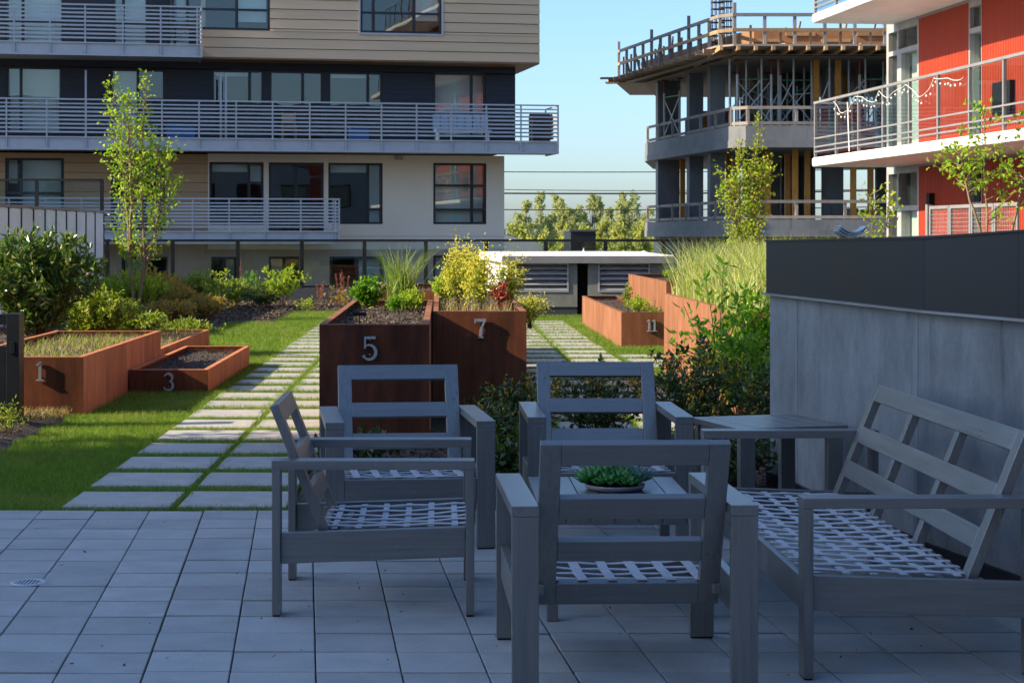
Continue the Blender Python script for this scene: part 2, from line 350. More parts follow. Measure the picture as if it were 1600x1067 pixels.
def blade_mesh(name, P, Hh, Wd, lean, mat, parent, var=.35, segs=2, dirs=None, curl=1.0):
    n = len(P); P = np.asarray(P, float)
    a = rng.uniform(0, 2 * np.pi, n) if dirs is None else dirs
    d = np.stack([np.cos(a), np.sin(a), np.zeros(n)], 1); s = np.stack([-np.sin(a), np.cos(a), np.zeros(n)], 1)
    tw = rng.uniform(0, np.pi, n); s = s * np.cos(tw)[:, None] + d * np.sin(tw)[:, None]
    h = Hh * (1 + var * rng.uniform(-1, 1, n)); ln = lean * h * rng.uniform(.2, 1.6, n)
    rows = []
    for k in range(segs + 1):
        t = k / segs; c = P + d * (ln * t ** (1 + curl))[:, None]; c[:, 2] += h * (t - .25 * curl * lean * t * t)
        w = Wd * (1 - t) ** .7 / 2 * (1 if k else .8)
        if k < segs: rows += [c + s * w, c - s * w]
        else: rows += [c]
    V = np.stack(rows, 1); nv = 2 * segs + 1
    base = (np.arange(n) * nv)[:, None]
    quads = [np.stack([base[:, 0] + 2 * k, base[:, 0] + 2 * k + 1, base[:, 0] + 2 * k + 3, base[:, 0] + 2 * k + 2], 1) for k in range(segs - 1)]
    tri = np.stack([base[:, 0] + 2 * segs - 2, base[:, 0] + 2 * segs - 1, base[:, 0] + 2 * segs], 1)
    idx = np.concatenate([np.concatenate(quads, 0).ravel() if quads else np.empty(0, int), tri.ravel()])
    sizes = np.concatenate([np.full(n * (segs - 1), 4), np.full(n, 3)])
    return bulk(name, V.reshape(-1, 3), sizes, idx, mat, parent)
def bez(p, c, q, t):
    return p * (1 - t) ** 2 + c * 2 * t * (1 - t) + q * t * t
def plant(name, label, cat, base, tips, leaf, mat, twigs=5, per=9, twig_len=.2, stem_r=.008, stem_mat=None, start=.3, bend=.25, up=.5,
          group=None, flower=None, jitter=.03, foliage='foliage', taper=True, wood='stem', outd=.6):
    """base point, list of tips (world offsets); twigs per stem; leaves per twig; leaf=(length,width)"""
    root = empty(name, base, 0, label, cat, group)
    mb = MB(); LP = []; LD = []; FP = []; FD = []
    for tip in tips:
        tip = np.asarray(tip[:3], float); p0 = np.array([rng.normal() * .02, rng.normal() * .02, -.02])
        c = np.array([tip[0] * bend, tip[1] * bend, tip[2] * .6]) + rng.normal(size=3) * .04 * np.linalg.norm(tip)
        ts = np.linspace(0, 1, 7); pts = [bez(p0, c, tip, t) for t in ts]
        mb.tube(pts, [stem_r * (1 - .75 * t) for t in ts], 5, False)
        for k in range(twigs):
            t = start + (1 - start) * (k + rng.uniform(0, 1)) / twigs; q = bez(p0, c, tip, t)
            ax = bez(p0, c, tip, min(1, t + .05)) - bez(p0, c, tip, t - .05); ax = ax / (np.linalg.norm(ax) + 1e-9)
            o = rng.normal(size=3); o -= ax * o.dot(ax); o /= np.linalg.norm(o); dr = o * outd + ax * .5 + np.array([0, 0, up]); dr /= np.linalg.norm(dr)
            tl = twig_len * rng.uniform(.5, 1.25) * ((1.25 - .8 * t) if taper else 1)
            e = q + dr * tl
            if stem_r > .004: mb.tube([q, e], [stem_r * .35, stem_r * .12], 3, False)
            m = max(2, int(per * rng.uniform(.7, 1.3)))
            u = rng.uniform(.15, 1.08, m)[:, None]
            LP.append(q + dr * tl * u + rng.normal(size=(m, 3)) * jitter)
            LD.append(dr * .6 + rand_unit(m) * .9 + np.array([0, 0, .1]))
        if flower:
            m = flower[1]; FP.append(tip + rng.normal(size=(m, 3)) * np.array(flower[2])); FD.append(rand_unit(m) + np.array([0, 0, .4]))
    leaf_mesh(foliage, np.concatenate(LP), np.concatenate(LD), leaf[0], leaf[1], mat, root)
    if FP: tag(leaf_mesh('flowers', np.concatenate(FP), np.concatenate(FD), flower[3], flower[3] * .8, flower[0], root), kind='stuff')
    mb.build(wood, stem_mat or M['twig'], root, 0, True)
    return root
def dome_tips(n, rx, ry, h, hmin=.55):
    out = []
    for i in range(n):
        a = 2.39996 * i + rng.uniform(-.3, .3); r = math.sqrt((i + .5) / n)
        z = h * (1 - (1 - hmin) * r * r) * rng.uniform(.86, 1.06)
        out.append((rx * r * math.cos(a), ry * r * math.sin(a), z))
    return out

# ------------------------------------------------------------------ the ground and the terrace
g = MB().add([(-3000, -800, -9), (3000, -800, -9), (3000, 5000, -9), (-3000, 5000, -9)], [(0, 1, 2, 3)]).build('city_ground', M['city']); tag(g, 'city ground far below the roof terrace', kind='structure')
g = box('roof_terrace', M['podium'], None, -30, 14, -14, 41.5, -9, -.06); tag(g, kind='structure')
patio = box('patio', M['joint'], None, -7, 4.4, -3, 9.875, -.058, -.012); tag(patio, 'grey square concrete pavers laid as a patio', kind='structure')
PX, PY, SK = .306, .3056, -.0787
def wall_x(y):   # the concrete wall's face at depth y
    P = [(3.3, 3.3), (2.44, 7.3), (2.27, 8.1), (2.0, 10.6)]
    for (xa, ya), (xb, yb) in zip(P, P[1:]):
        if y <= yb: return xa + (xb - xa) * (y - ya) / (yb - ya)
    return 2.0
hx, hy = PX / 2 - .0030, PY / 2 - .0075
pav = MB().prism([(-hx - SK * hy, -hy), (hx - SK * hy, -hy), (hx + SK * hy, hy), (-hx + SK * hy, hy)], -.045, 0).mesh('paver', .0035); pav.materials.append(M['paver'])
far = MB(); npv = 0
for j in range(42):
    yc = 9.87 - PY * (j + .5)
    for i in range(-16, 19):
        xc = -1.655 + PX * (i + .5) + SK * (yc - 9.87)
        if xc > wall_x(yc) + .12 or xc < -6.8: continue
        inview = -690 / 2720 * yc - .35 < xc < 910 / 2720 * yc + .3 and yc > 5.85
        dz = random.uniform(-.0018, .0018)
        off = ((i * 7919) % 5 - 2) * .006
        if inview:
            o = link('paver', pav, None, patio); o.location = (xc, yc + off, dz); o.rotation_euler = (random.uniform(-.004, .004), random.uniform(-.004, .004), random.uniform(-.004, .004)); npv += 1
        else:
            far.prism([(xc - hx - SK * hy, yc - hy + off), (xc + hx - SK * hy, yc - hy + off), (xc + hx + SK * hy, yc + hy + off), (xc - hx + SK * hy, yc + hy + off)], -.045, dz)
o = far.build('paver_field', M['paver'], patio); tag(o, kind='stuff')

# path stones
lawn = MB().add([(-12, 9.88, -.03), (9, 9.88, -.03), (9, 41.2, -.03), (-12, 41.2, -.03)], [(0, 1, 2, 3)]).build('lawn', M['lawnsoil']); tag(lawn, 'lawn ground under the grass', kind='structure')
path = MB().box(-2.25, -.9, 9.95, 34.4, -.05, -.034).box(.9, 2.3, 13.8, 32.4, -.05, -.034).build('path', M['lawnsoil']); tag(path, 'path of square stones set in grass', kind='structure')
st = MB().box(-.31, .31, -.305, .305, -.05, 0).mesh('paving_stone', .006); st.materials.append(M['stone'])
STONES = []
def stone(x, y):
    o = link('paving_stone', st, None, path); STONES.append((x, y))
    o.location = (x, y, .004 + random.uniform(-.003, .003)); o.rotation_euler = (random.uniform(-.005, .005), random.uniform(-.005, .005), random.uniform(-.012, .012))
PITCH = .835
r = 0; y = 10.28
while y < 34.2:
    stone(-1.87, y); stone(-1.205, y + .012)
    if 13.8 < y < 32.2:
        stone(1.26, y - .2); stone(1.93, y - .19)
    if 20.6 < y < 23.4: stone(2.62, y - .2); stone(3.28, y - .2)
    y += PITCH; r += 1

PLANTERS = []   # x0, x1, y0, y1 footprints
# beds: raised, uneven soil sheets
def soil_sheet(name, x0, x1, y0, y1, z, amp, mat, parent=None, step=.12, edge=.06):
    nx, ny = max(2, int((x1 - x0) / step)), max(2, int((y1 - y0) / step))
    X, Y = np.meshgrid(np.linspace(x0, x1, nx + 1), np.linspace(y0, y1, ny + 1))
    Z = z + amp * (np.sin(X * 5.1 + Y * 2.3) * .35 + np.sin(X * 2.3 - Y * 6.1) * .35) + rng.normal(0, amp * .35, X.shape)
    b = np.minimum(np.minimum(X - x0, x1 - X), np.minimum(Y - y0, y1 - Y)); Z -= edge * np.clip(1 - b / .2, 0, 1)
    V = np.stack([X, Y, Z], -1).reshape(-1, 3); k = nx + 1
    I = (np.arange(ny)[:, None] * k + np.arange(nx)[None]).ravel()
    return bulk(name, V, 4, np.stack([I, I + 1, I + k + 1, I + k], 1), mat, parent, True)
def chips(name, x0, x1, y0, y1, z, n, parent, size=.03):
    P = np.stack([rng.uniform(x0, x1, n), rng.uniform(y0, y1, n), z + rng.normal(0, .008, n)], 1)
    D = rand_unit(n); D[:, 2] *= .35
    o = leaf_mesh(name, P, D, size, size * .5, M['mulch'], parent); tag(o, kind='stuff'); return o
BEDS = [('planting_bed', -.86, 2.95, 9.92, 13.55), ('planting_bed', -11.5, -3.2, 10.4, 15.2), ('planting_bed', -11.5, -3.75, 15.2, 31.5),
        ('planting_bed', -11.5, -3.0, 31.5, 41), ('planting_bed', -3.0, 1.0, 35.9, 41), ('planting_bed', 2.6, 8.8, 13.4, 19.75), ('planting_bed', 5.0, 8.8, 19.75, 34)]
for b in BEDS:
    o = soil_sheet(b[0], b[1], b[2], b[3], b[4], .03, .035, M['soil']); tag(o, kind='structure')
    a = (b[2] - b[1]) * (b[4] - b[3]); n = int(min(9000, a * (900 if b[3] < 13 else 120)))
    chips('mulch', b[1] + .05, b[2] - .05, b[3] + .05, b[4] - .05, .055, n, o, .035 if b[3] < 13 else .07)

# ------------------------------------------------------------------ corten planters
def ribbon(pts, wd):
    """flat 2-D stroke -> outline quads"""
    L_, R_ = [], []
    for i, p in enumerate(pts):
        a = pts[max(i - 1, 0)]; b = pts[min(i + 1, len(pts) - 1)]
        dx, dy = b[0] - a[0], b[1] - a[1]; n = math.hypot(dx, dy) or 1; w = wd[i] if hasattr(wd, '__len__') else wd
        L_.append((p[0] - dy / n * w / 2, p[1] + dx / n * w / 2)); R_.append((p[0] + dy / n * w / 2, p[1] - dx / n * w / 2))
    return L_, R_
def arc(cx, cy, rx, ry, a0, a1, n=14):
    return [(cx + rx * math.cos(R(a0 + (a1 - a0) * i / n)), cy + ry * math.sin(R(a0 + (a1 - a0) * i / n))) for i in range(n + 1)]
def glyph(ch):
    if ch == '1': return [([(0, .03), (0, .97)], .15), ([(-.20, .035), (.20, .035)], .07), ([(-.17, .80), (-.02, .93)], .09)]
    if ch == '3':
        u = arc(0, .735, .24, .235, 160, -75); l = arc(0, .275, .28, .275, 80, -160)
        return [(u, [.07 + .07 * math.sin(math.pi * i / (len(u) - 1)) for i in range(len(u))]), (l, [.06 + .09 * math.sin(math.pi * i / (len(l) - 1)) for i in range(len(l))])]
    if ch == '5':
        b = arc(-.02, .31, .29, .31, 125, -150, 18)
        return [([(-.20, .93), (.25, .93)], [.11, .12]), ([(-.19, .96), (-.20, .47)], .075), (b, [.05 + .085 * math.sin(math.pi * i / (len(b) - 1)) for i in range(len(b))]), (arc(-.24, .13, .035, .035, 0, 300, 8), .07)]
    if ch == '7':
        s = [(.24, .90), (.12, .68), (.03, .42), (.0, .05)]
        return [([(-.29, .92), (.29, .92)], .14), ([(-.27, .98), (-.27, .76)], .06), (s, [.08, .11, .14, .17]), ([(-.15, .03), (.15, .03)], .06)]
def numeral(text, x, y, z, h, parent, adv=.44):
    for k, ch in enumerate(text):
        mb = MB()
        for q, (pts, wd) in enumerate(glyph(ch)):
            L_, R_ = ribbon(pts, wd); d0, d1 = -.036 - q * .0012, -.010 + q * .0012; n = len(L_)
            ox = x + (k - (len(text) - 1) / 2) * adv * h
            P = lambda p, d: (ox + p[0] * h, y + d, z + p[1] * h)
            vs = [P(p, d) for d in (d0, d1) for p in L_ + R_]; m = 2 * n; fs = []
            for i in range(n - 1):
                fs += [(i, n + i, n + i + 1, i + 1), (m + i, m + i + 1, m + n + i + 1, m + n + i), (i, i + 1, m + i + 1, m + i), (n + i, m + n + i, m + n + i + 1, n + i + 1)]
            fs += [(0, m, m + n, n), (n - 1, 2 * n - 1, m + 2 * n - 1, m + n - 1)]
            mb.add(vs, fs)
        for zz in (.2, .8): mb.box(x + (k - (len(text) - 1) / 2) * adv * h - .004, x + (k - (len(text) - 1) / 2) * adv * h + .004, y - .012, y + .002, z + zz * h - .004, z + zz * h + .004)
        mb.build('numeral', M['numeral'], parent)
def planter(label, x0, x1, y0, y1, h, nside, text=None, tx=None, tz=None, fm='corten_mid', sm='corten', drop=.07, chipn=800, th=.168):
    root = empty('planter', (0, 0, 0), 0, label, 'planter', 'rusted steel planters on the terrace'); PLANTERS.append((x0, x1, y0, y1)); t = .012; gz = -.05
    box('front_panel', M[fm], root, x0, x1, y0, y0 + t, gz, h - .004)
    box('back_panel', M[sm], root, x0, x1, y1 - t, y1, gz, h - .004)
    L_ = (y1 - y0 - 2 * t) / nside
    for i in range(nside):
        a = y0 + t + L_ * i + .002; b = a + L_ - .004
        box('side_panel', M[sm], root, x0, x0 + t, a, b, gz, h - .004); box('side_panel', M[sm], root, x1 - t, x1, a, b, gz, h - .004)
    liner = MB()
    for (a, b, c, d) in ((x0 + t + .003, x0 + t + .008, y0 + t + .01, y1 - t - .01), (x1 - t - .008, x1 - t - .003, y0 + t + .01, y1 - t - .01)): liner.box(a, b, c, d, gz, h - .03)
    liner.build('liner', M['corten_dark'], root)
    w = .05; rim = MB()
    rim.box(x0 - .001, x0 + w, y0 + w, y1 - w, h - .003, h + .003).box(x1 - w, x1 + .001, y0 + w, y1 - w, h - .003, h + .003)
    rim.box(x0 - .001, x1 + .001, y0 - .001, y0 + w, h - .003, h + .003).box(x0 - .001, x1 + .001, y1 - w, y1 + .001, h - .003, h + .003)
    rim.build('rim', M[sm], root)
    soil_sheet('soil', x0 + .02, x1 - .02, y0 + .02, y1 - .02, h - drop, .02, M['soil'], root, .06, 0)
    chips('mulch', x0 + .06, x1 - .06, y0 + .06, y1 - .06, h - drop + .012, chipn, root, .024)
    if text: numeral(text, tx, y0, tz, th, root)
    return root
planter('long rusty steel planter marked 1, filled with dry straw-coloured plants', -4.3, -3.13, 15.2, 19.4, .50, 4, '1', -3.50, .295, 'corten_deep', 'corten_lit', chipn=600)
planter('low rusty steel planter marked 3, filled with bare dark soil', -3.11, -2.33, 17.35, 21.1, .225, 4, '3', -2.72, .025, 'corten_deep', 'corten_lit', chipn=1600)
planter('low unmarked rusty planter behind planter 3 holding dry stalks', -4.1, -3.2, 19.8, 24.0, .27, 3, sm='corten_lit', chipn=500)
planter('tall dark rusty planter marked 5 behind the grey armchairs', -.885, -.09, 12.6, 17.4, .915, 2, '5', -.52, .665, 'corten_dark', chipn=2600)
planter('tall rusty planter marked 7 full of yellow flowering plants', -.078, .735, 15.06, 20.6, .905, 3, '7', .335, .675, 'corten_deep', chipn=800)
planter('small unmarked rusty planter at the far end behind planter 5', -.80, -.05, 20.9, 23.9, .905, 2, chipn=700)
planter('rusty steel planter marked 11 beside the stone path', 2.52, 3.16, 24.4, 31.2, .49, 5, '11', 2.945, .225, 'corten_mid', chipn=600)
planter('tall rusty planter standing behind planter 11 holding the columnar tree', 3.22, 5.6, 24.95, 30, .905, 3, fm='corten_mid', chipn=900)
planter('tall rusty planter packed with tall reedy grass by the wall', 2.53, 4.4, 14.9, 19.8, .905, 3, fm='corten_mid', chipn=300)
o = MB().tube([(-.615, 13.05, .83), (-.615, 13.05, .965)], .005, 5).box(-.665, -.565, 13.03, 13.05, .955, .985).build('plant_marker', M['blackmetal']); tag(o, 'small black plant marker stuck in soil of planter 5', 'plant marker')

# ------------------------------------------------------------------ grass blades of the lawn
SX = np.array(STONES)
def lawn_points(x0, x1, y0, y1, dens):
    n = int((x1 - x0) * (y1 - y0) * dens); P = np.stack([rng.uniform(x0, x1, n), rng.uniform(y0, y1, n)], 1)
    keep = np.ones(n, bool)
    for sx, sy in SX:
        if sx + .4 < x0 or sx - .4 > x1 or sy + .4 < y0 or sy - .4 > y1: continue
        e = rng.uniform(-.012, .035 if y0 < 15 else .06, n)
        keep &= ~((np.abs(P[:, 0] - sx) < .31 - e) & (np.abs(P[:, 1] - sy) < .305 - e))
    for a, b, c, d in PLANTERS: keep &= ~((P[:, 0] > a - .01) & (P[:, 0] < b + .01) & (P[:, 1] > c - .01) & (P[:, 1] < d + .01))
    for _, a, b, c, d in BEDS:
        e = .05 * np.sin(P[:, 1] * 7) + .04 * np.sin(P[:, 0] * 9 + 1)
        keep &= ~((P[:, 0] > a + e) & (P[:, 0] < b + e) & (P[:, 1] > c + e) & (P[:, 1] < d + e))
    P = P[keep]; return np.concatenate([P, np.full((len(P), 1), -.032)], 1)
N1 = lawn_points(-3.35, -.85, 9.885, 15.2, 11000)
N2 = np.concatenate([lawn_points(-3.1, -.88, 15.2, 24, 6500), lawn_points(.73, 2.6, 13.3, 24, 5500)])
N3 = np.concatenate([lawn_points(-5.0, .8, 23.5, 36.2, 2600), lawn_points(.7, 3.6, 23.5, 34.2, 2800), lawn_points(2.55, 5.2, 19.8, 25, 3500)])
def lawn_blades(name, P, h, w, segs, lab):
    o = blade_mesh(name, P, h, w, .55, M['grass'], None, .4, segs); tag(o, lab, 'grass', kind='stuff')
lawn_blades('lawn_grass', N1, .052, .0045, 2, 'shaded short lawn grass along the near stepping stones')
lawn_blades('lawn_grass', N2, .062, .007, 2, 'sunlit lawn grass between the planters and path stones')
lawn_blades('lawn_grass', N3, .070, .012, 1, 'far sunlit lawn grass towards the glass fence')

# bits of leaf litter on the pavers
n = 130; yy = rng.uniform(6.0, 9.8, n); P = np.stack([rng.uniform(-.25, .33, n) * yy, yy, np.full(n, .003)], 1); P = P[[wall_x(q[1]) - .1 > q[0] for q in P]]
D = rand_unit(len(P)); D[:, 2] = np.abs(D[:, 2]) * .2
o = leaf_mesh('leaf_litter', P, D, .014, .007, M['mulch'], None, .7); tag(o, 'tiny bits of leaf litter on the patio pavers', 'leaf litter', kind='stuff')

# ------------------------------------------------------------------ garden furniture
BEV = .0025
W_, D_, AH = .845, .83, .636       # armchair width, depth, arm height
def strap_mesh(name, x0, x1, w, weave, phase, n=40, th=.0018, amp=.0016, sag=0):
    """ribbon along local x, weaving up and down"""
    vs = []; fs = []
    for i in range(n + 1):
        x = x0 + (x1 - x0) * i / n; z = amp * math.cos(math.pi * (x - x0) / weave + phase) - sag * math.sin(math.pi * i / n)
        vs += [(x, -w / 2, z - th), (x, w / 2, z - th), (x, w / 2, z + th), (x, -w / 2, z + th)]
    for i in range(n):
        a = 4 * i; fs += [(a + k, a + (k + 1) % 4, a + 4 + (k + 1) % 4, a + 4 + k) for k in range(4)]
    fs += [(3, 2, 1, 0), (4 * n, 4 * n + 1, 4 * n + 2, 4 * n + 3)]
    return MB().add(vs, fs).mesh(name)
def seat_webbing(root, x0, x1, y0, y1, z0, z1, nx, ny):
    """nx straps run front-back, ny straps run side to side; z0 at the front (y0), z1 at the back"""
    sx = (x1 - x0) / nx; sy = (y1 - y0) / ny; tilt = math.atan2(z1 - z0, y1 - y0)
    ln = math.hypot(y1 - y0, z1 - z0)
    for i in range(nx):
        me = strap_mesh('strap', -ln / 2, ln / 2, .036 + .002 * random.uniform(-1, 1), ln / ny, math.pi * (i % 2) + math.pi / 2, n=8 * ny, sag=.014 * math.sin(math.pi * (i + .5) / nx)); me.materials.append(M['strap'])
        o = link('strap', me, None, root); o.location = (x0 + sx * (i + .5) + random.uniform(-.003, .003), (y0 + y1) / 2, (z0 + z1) / 2 + .003)
        o.rotation_euler = (Matrix.Rotation(tilt, 3, 'X') @ Matrix.Rotation(math.pi / 2 + random.uniform(-.008, .008), 3, 'Z')).to_euler()
    for j in range(ny):
        me2 = strap_mesh('strap', x0, x1, .026, sx, math.pi * (1 - j % 2) + math.pi / 2, n=8 * nx, sag=.014 * math.sin(math.pi * (j + .5) / ny)); me2.materials.append(M['strap'])
        o = link('strap', me2, None, root); f = (j + .5) / ny; o.location = (0, y0 + (y1 - y0) * f, z0 + (z1 - z0) * f); o.rotation_euler = (tilt, 0, random.uniform(-.006, .006))
def lounge(name, label, cat, W, ncell, nx, ny, group=None):
    root = empty(name, (0, 0, 0), 0, label, cat, group); aw, at = .095, .037
    hw, hd = W / 2, D_ / 2
    for s in (-1, 1):
        xa, xb = sorted((s * hw, s * (hw - aw)))
        box('armrest', M['furn'], root, xa, xb, -hd, hd, AH - at, AH, BEV)
        for yy in (-hd, hd - at):
            p = box('leg', M['furn'], root, xa + .0015, xb - .0015, yy + .0015, yy + at - .0015, .006, AH - at - .0005, BEV)
            box('foot', M['rubber'], p, xa + .006, xb - .006, yy + .004, yy + at - .004, -.0005, .006)
        x1_, x2_ = sorted((s * (hw - .018), s * (hw - .05)))
        mb = MB(); y0, y1 = -hd + at + .0005, hd - at - .0005      # sloping side rail
        vs = [(x, y, z) for x in (x1_, x2_) for (y, z) in ((y0, .240), (y1, .212), (y1, .338), (y0, .363))]
        mb.add(vs, [(0, 1, 2, 3), (7, 6, 5, 4), (0, 4, 5, 1), (1, 5, 6, 2), (2, 6, 7, 3), (3, 7, 4, 0)]); mb.build('side_rail', M['furn'], root, BEV)
    iw = hw - aw
    box('front_rail', M['furn'], root, -iw + .001, iw - .001, -hd + .004, -hd + .034, .235, .352, BEV)
    box('rear_rail', M['furn'], root, -iw + .001, iw - .001, hd - .305, hd - .28, .262, .325, BEV)
    for q in (-iw + .001, iw - .031): box('seat_rail', M['furn'], root, q, q + .03, -hd + .035, hd - .165, .30, .335, BEV)
    seat_webbing(root, -iw + .012, iw - .012, -hd + .03, hd - .20, .356, .342, nx, ny)
    # leaning back frame built flat (u = across, v = up) then tilted
    Lb = .635; ang = math.atan2(.235, .59); th = .036
    Mt = Matrix.Translation((0, hd - .235, .262)) @ Matrix.Rotation(-ang, 4, 'X')
    bw = iw - .003; sw = .072; back = bpy.data.objects.new('backrest', None); COL.objects.link(back); back.parent = root; back.empty_display_size = .05
    def bb(nm, x0, x1, z0, z1): MB().box(x0, x1, -th / 2, th / 2, z0, z1, Mt).build(nm, M['furn'], back, BEV)
    us = [-bw + sw / 2 + (2 * bw - sw) * i / ncell for i in range(ncell + 1)]
    for i, u in enumerate(us):
        w2 = sw if i in (0, ncell) else .055
        if i in (0, ncell): bb('stile', u - w2 / 2, u + w2 / 2, 0, Lb)
    rail = [(0, .085), (.175, .255), (.345, .425), (Lb - .082, Lb - .0005)]
    for a, b in rail: bb('rail', us[0] + sw / 2 + .0003, us[-1] - sw / 2 - .0003, a + .0005, b)
    for i in range(1, ncell):
        for k in range(3): bb('mullion', us[i] - .027, us[i] + .027, rail[k][1] + .0003, rail[k + 1][0] + .0002)
    MB().box(-.011, .011, th / 2, th / 2 + .005, .014, .032, Mt).build('bracket', M['fascia'], back)
    return root
GRP = 'grey metal armchairs of the patio set'
chA = lounge('armchair', 'grey metal armchair seen side-on facing right, at the left of the group', 'armchair', W_, 1, 6, 6, GRP)
chA.location = (-.28, 7.53, 0); chA.rotation_euler.z = R(90)
for lab, loc, a in (('grey metal armchair facing the camera in front of planter 5', (-.195, 9.02, 0), 6),
                    ('grey metal armchair facing the camera with shrubs right behind its back', (.855, 9.25, 0), .6),
                    ('nearest grey metal armchair, seen from behind, facing the succulent bowl', (.645, 6.335, 0), 182)):
    c = copy_tree(chA); c['label'] = lab; c.location = loc; c.rotation_euler.z = R(a)
sofa = lounge('sofa', 'grey metal sofa frame with bare webbing seat along the concrete wall', 'sofa', 2.22, 3, 18, 6)
sofa.location = (1.665, 7.2, 0); sofa.rotation_euler.z = R(-89.2)

def plank_table(name, label, w, d, h, n, leg, along_y=True, apron=.03):
    root = empty(name, (0, 0, 0), 0, label, 'table'); th = .028
    for i in range(n):
        a = -w / 2 + w * i / n + .002; box('plank', M['furn'], root, a, a + w / n - .004, -d / 2, d / 2, h - th, h, .0015)
    for s in (-1, 1):
        for t in (-1, 1):
            xa, xb = sorted((s * (w / 2 - .02), s * (w / 2 - .02 - leg[0]))); ya, yb = sorted((t * (d / 2 - .02), t * (d / 2 - .02 - leg[1])))
            box('leg', M['furn'], root, xa, xb, ya, yb, 0, h - th - .0005, BEV)
    f = MB()
    for s in (-1, 1): f.beam((s * (w / 2 - .035), -d / 2 + .10, h - th - .02), (s * (w / 2 - .035), d / 2 - .10, h - th - .02), .025, .036)
    f.build('apron', M['furn'], root); return root
t = plank_table('coffee_table', 'low grey slatted coffee table amid the armchairs, carrying the succulents', .68, 1.2, .42, 7, (.045, .05)); t.location = (.745, 7.60, 0)
t = plank_table('side_table', 'square grey side table in the corner by the concrete wall', .62, .60, .58, 6, (.085, .04)); t.location = (1.715, 9.17, 0); t.rotation_euler.z = R(16)

# succulent bowl
rb = empty('succulent_bowl', (.775, 7.80, .42), 0, 'pale bowl of green succulents on the coffee table', 'succulents')
MB().lathe([(0, 0), (.11, 0), (.13, .008), (.136, .020), (.137, .025), (.130, .026), (.120, .020), (0, .018)], 40).build('bowl', M['ceramic'], rb, 0, True)
mb = MB()
for i in range(160):
    a, q = random.uniform(0, 6.283), .118 * math.sqrt(random.random()); c = Vector((q * math.cos(a), q * math.sin(a), .022)); s = random.uniform(.004, .008)
    mb.lathe([(0.0005, s), (s * .9, s * .3), (s * .8, -s * .4), (0.0005, -s * .7)], 6, c)
o = mb.build('pebbles', M['pebble'], rb, 0, True); tag(o, kind='stuff')
def rosette(c, r, n, mat, tall=.5, thin=.45):
    P = []; D = []
    for i in range(n):
        a = 2.39996 * i; f = (i + .5) / n
        d = np.array([math.cos(a) * (.25 + f), math.sin(a) * (.25 + f), tall * (1.45 - f * 1.1)]); D.append(d / np.linalg.norm(d)); P.append(c)
    mb = MB()
    for i, (p, d) in enumerate(zip(P, D)):
        d = Vector(d); f = (i + .5) / n; l = r * (.55 + .5 * f) * random.uniform(.9, 1.1); s = d.cross(Vector((0, 0, 1))).normalized(); u = s.cross(d); w = l * thin
        p = Vector(p)
        vs = [p, p + d * l * .55 + s * w * .5 + u * w * .16, p + d * l + u * l * .14, p + d * l * .55 - s * w * .5 + u * w * .16, p + d * l * .5 - u * w * .18, p + d * l * .5 + u * w * .05]
        mb.add(vs, [(0, 1, 5), (1, 2, 5), (2, 3, 5), (3, 0, 5), (0, 4, 1), (1, 4, 2), (2, 4, 3), (3, 4, 0)])
    return mb.build('rosette', mat, rb, 0, True)
for (x, y, r, m, tl) in ((-.095, -.03, .062, 'lf_succ', .8), (-.035, -.075, .056, 'lf_succ', .6), (-.05, .02, .075, 'lf_succ', 1.0), (.02, -.03, .062, 'lf_succ', .8), (.085, -.02, .058, 'lf_succ_blue', .7),
                         (.06, .05, .07, 'lf_succ_blue', .9), (.0, .07, .075, 'lf_succ', 1.0), (-.09, .06, .06, 'lf_succ', .9), (.05, -.085, .048, 'lf_succ', .6), (.115, .03, .05, 'lf_succ_blue', .7)):
    rosette((x * 1.1, y * 1.1, .030), r * 1.75, 26, M[m], tl, .42)
mb_p = np.zeros((34, 3)) + np.array([.03, .03, .06]) + rng.normal(0, .02, (34, 3)) * np.array([1, 1, .3])
blade_mesh('trailing_blades', mb_p, .075, .005, 1.2, M['lf_succ_blue'], rb, .3, 4)

# drain grate
dg = empty('drain_grate', (-1.85, 7.80, 0), 0, 'small round metal drain grate set in the patio pavers', 'drain')
MB().lathe([(.058, .001), (.058, .006), (.075, .006), (.080, .001)], 36).build('ring', M['drain'], dg, 0, True)
MB().lathe([(0.0005, .0025), (.0585, .0025)], 30).build('pit', M['rubber'], dg)
for i in range(-3, 4):
    l = math.sqrt(max(0, .058 ** 2 - (i * .016) ** 2)); box('bar', M['drain'], dg, i * .016 - .004, i * .016 + .004, -l, l, .0028, .0058)

# ------------------------------------------------------------------ concrete wall with metal band
FR = [(2.0, 10.6), (2.27, 8.1), (2.44, 7.3), (3.3, 3.3)]; BK = [(4.3, 3.3), (3.65, 7.6), (3.45, 8.4), (3.25, 10.75)]
wl = empty('concrete_wall', (0, 0, 0), 0, 'cast concrete enclosure wall with black metal band, right of the sofa', 'wall')
def off(pts, d):
    out = []
    for i, (x, y) in enumerate(pts):
        out.append((x - d, y + (d * .6 if i == 0 else 0)))
    return out
for (a, b), (c, d), nm in zip(zip(FR, FR[1:]), zip(BK[::-1], BK[::-1][1:]), 'abc'):
    MB().prism([b, d, c, a], -.05, 1.195).build('concrete_panel', M['concrete'], wl)
topz = [1.52, 1.541, 1.569, 1.69]; bkz = [1.553, 1.60, 1.62, 1.70]
fo = off(FR, .022); bo = [(x + .02, y + .02) for x, y in BK[::-1]]
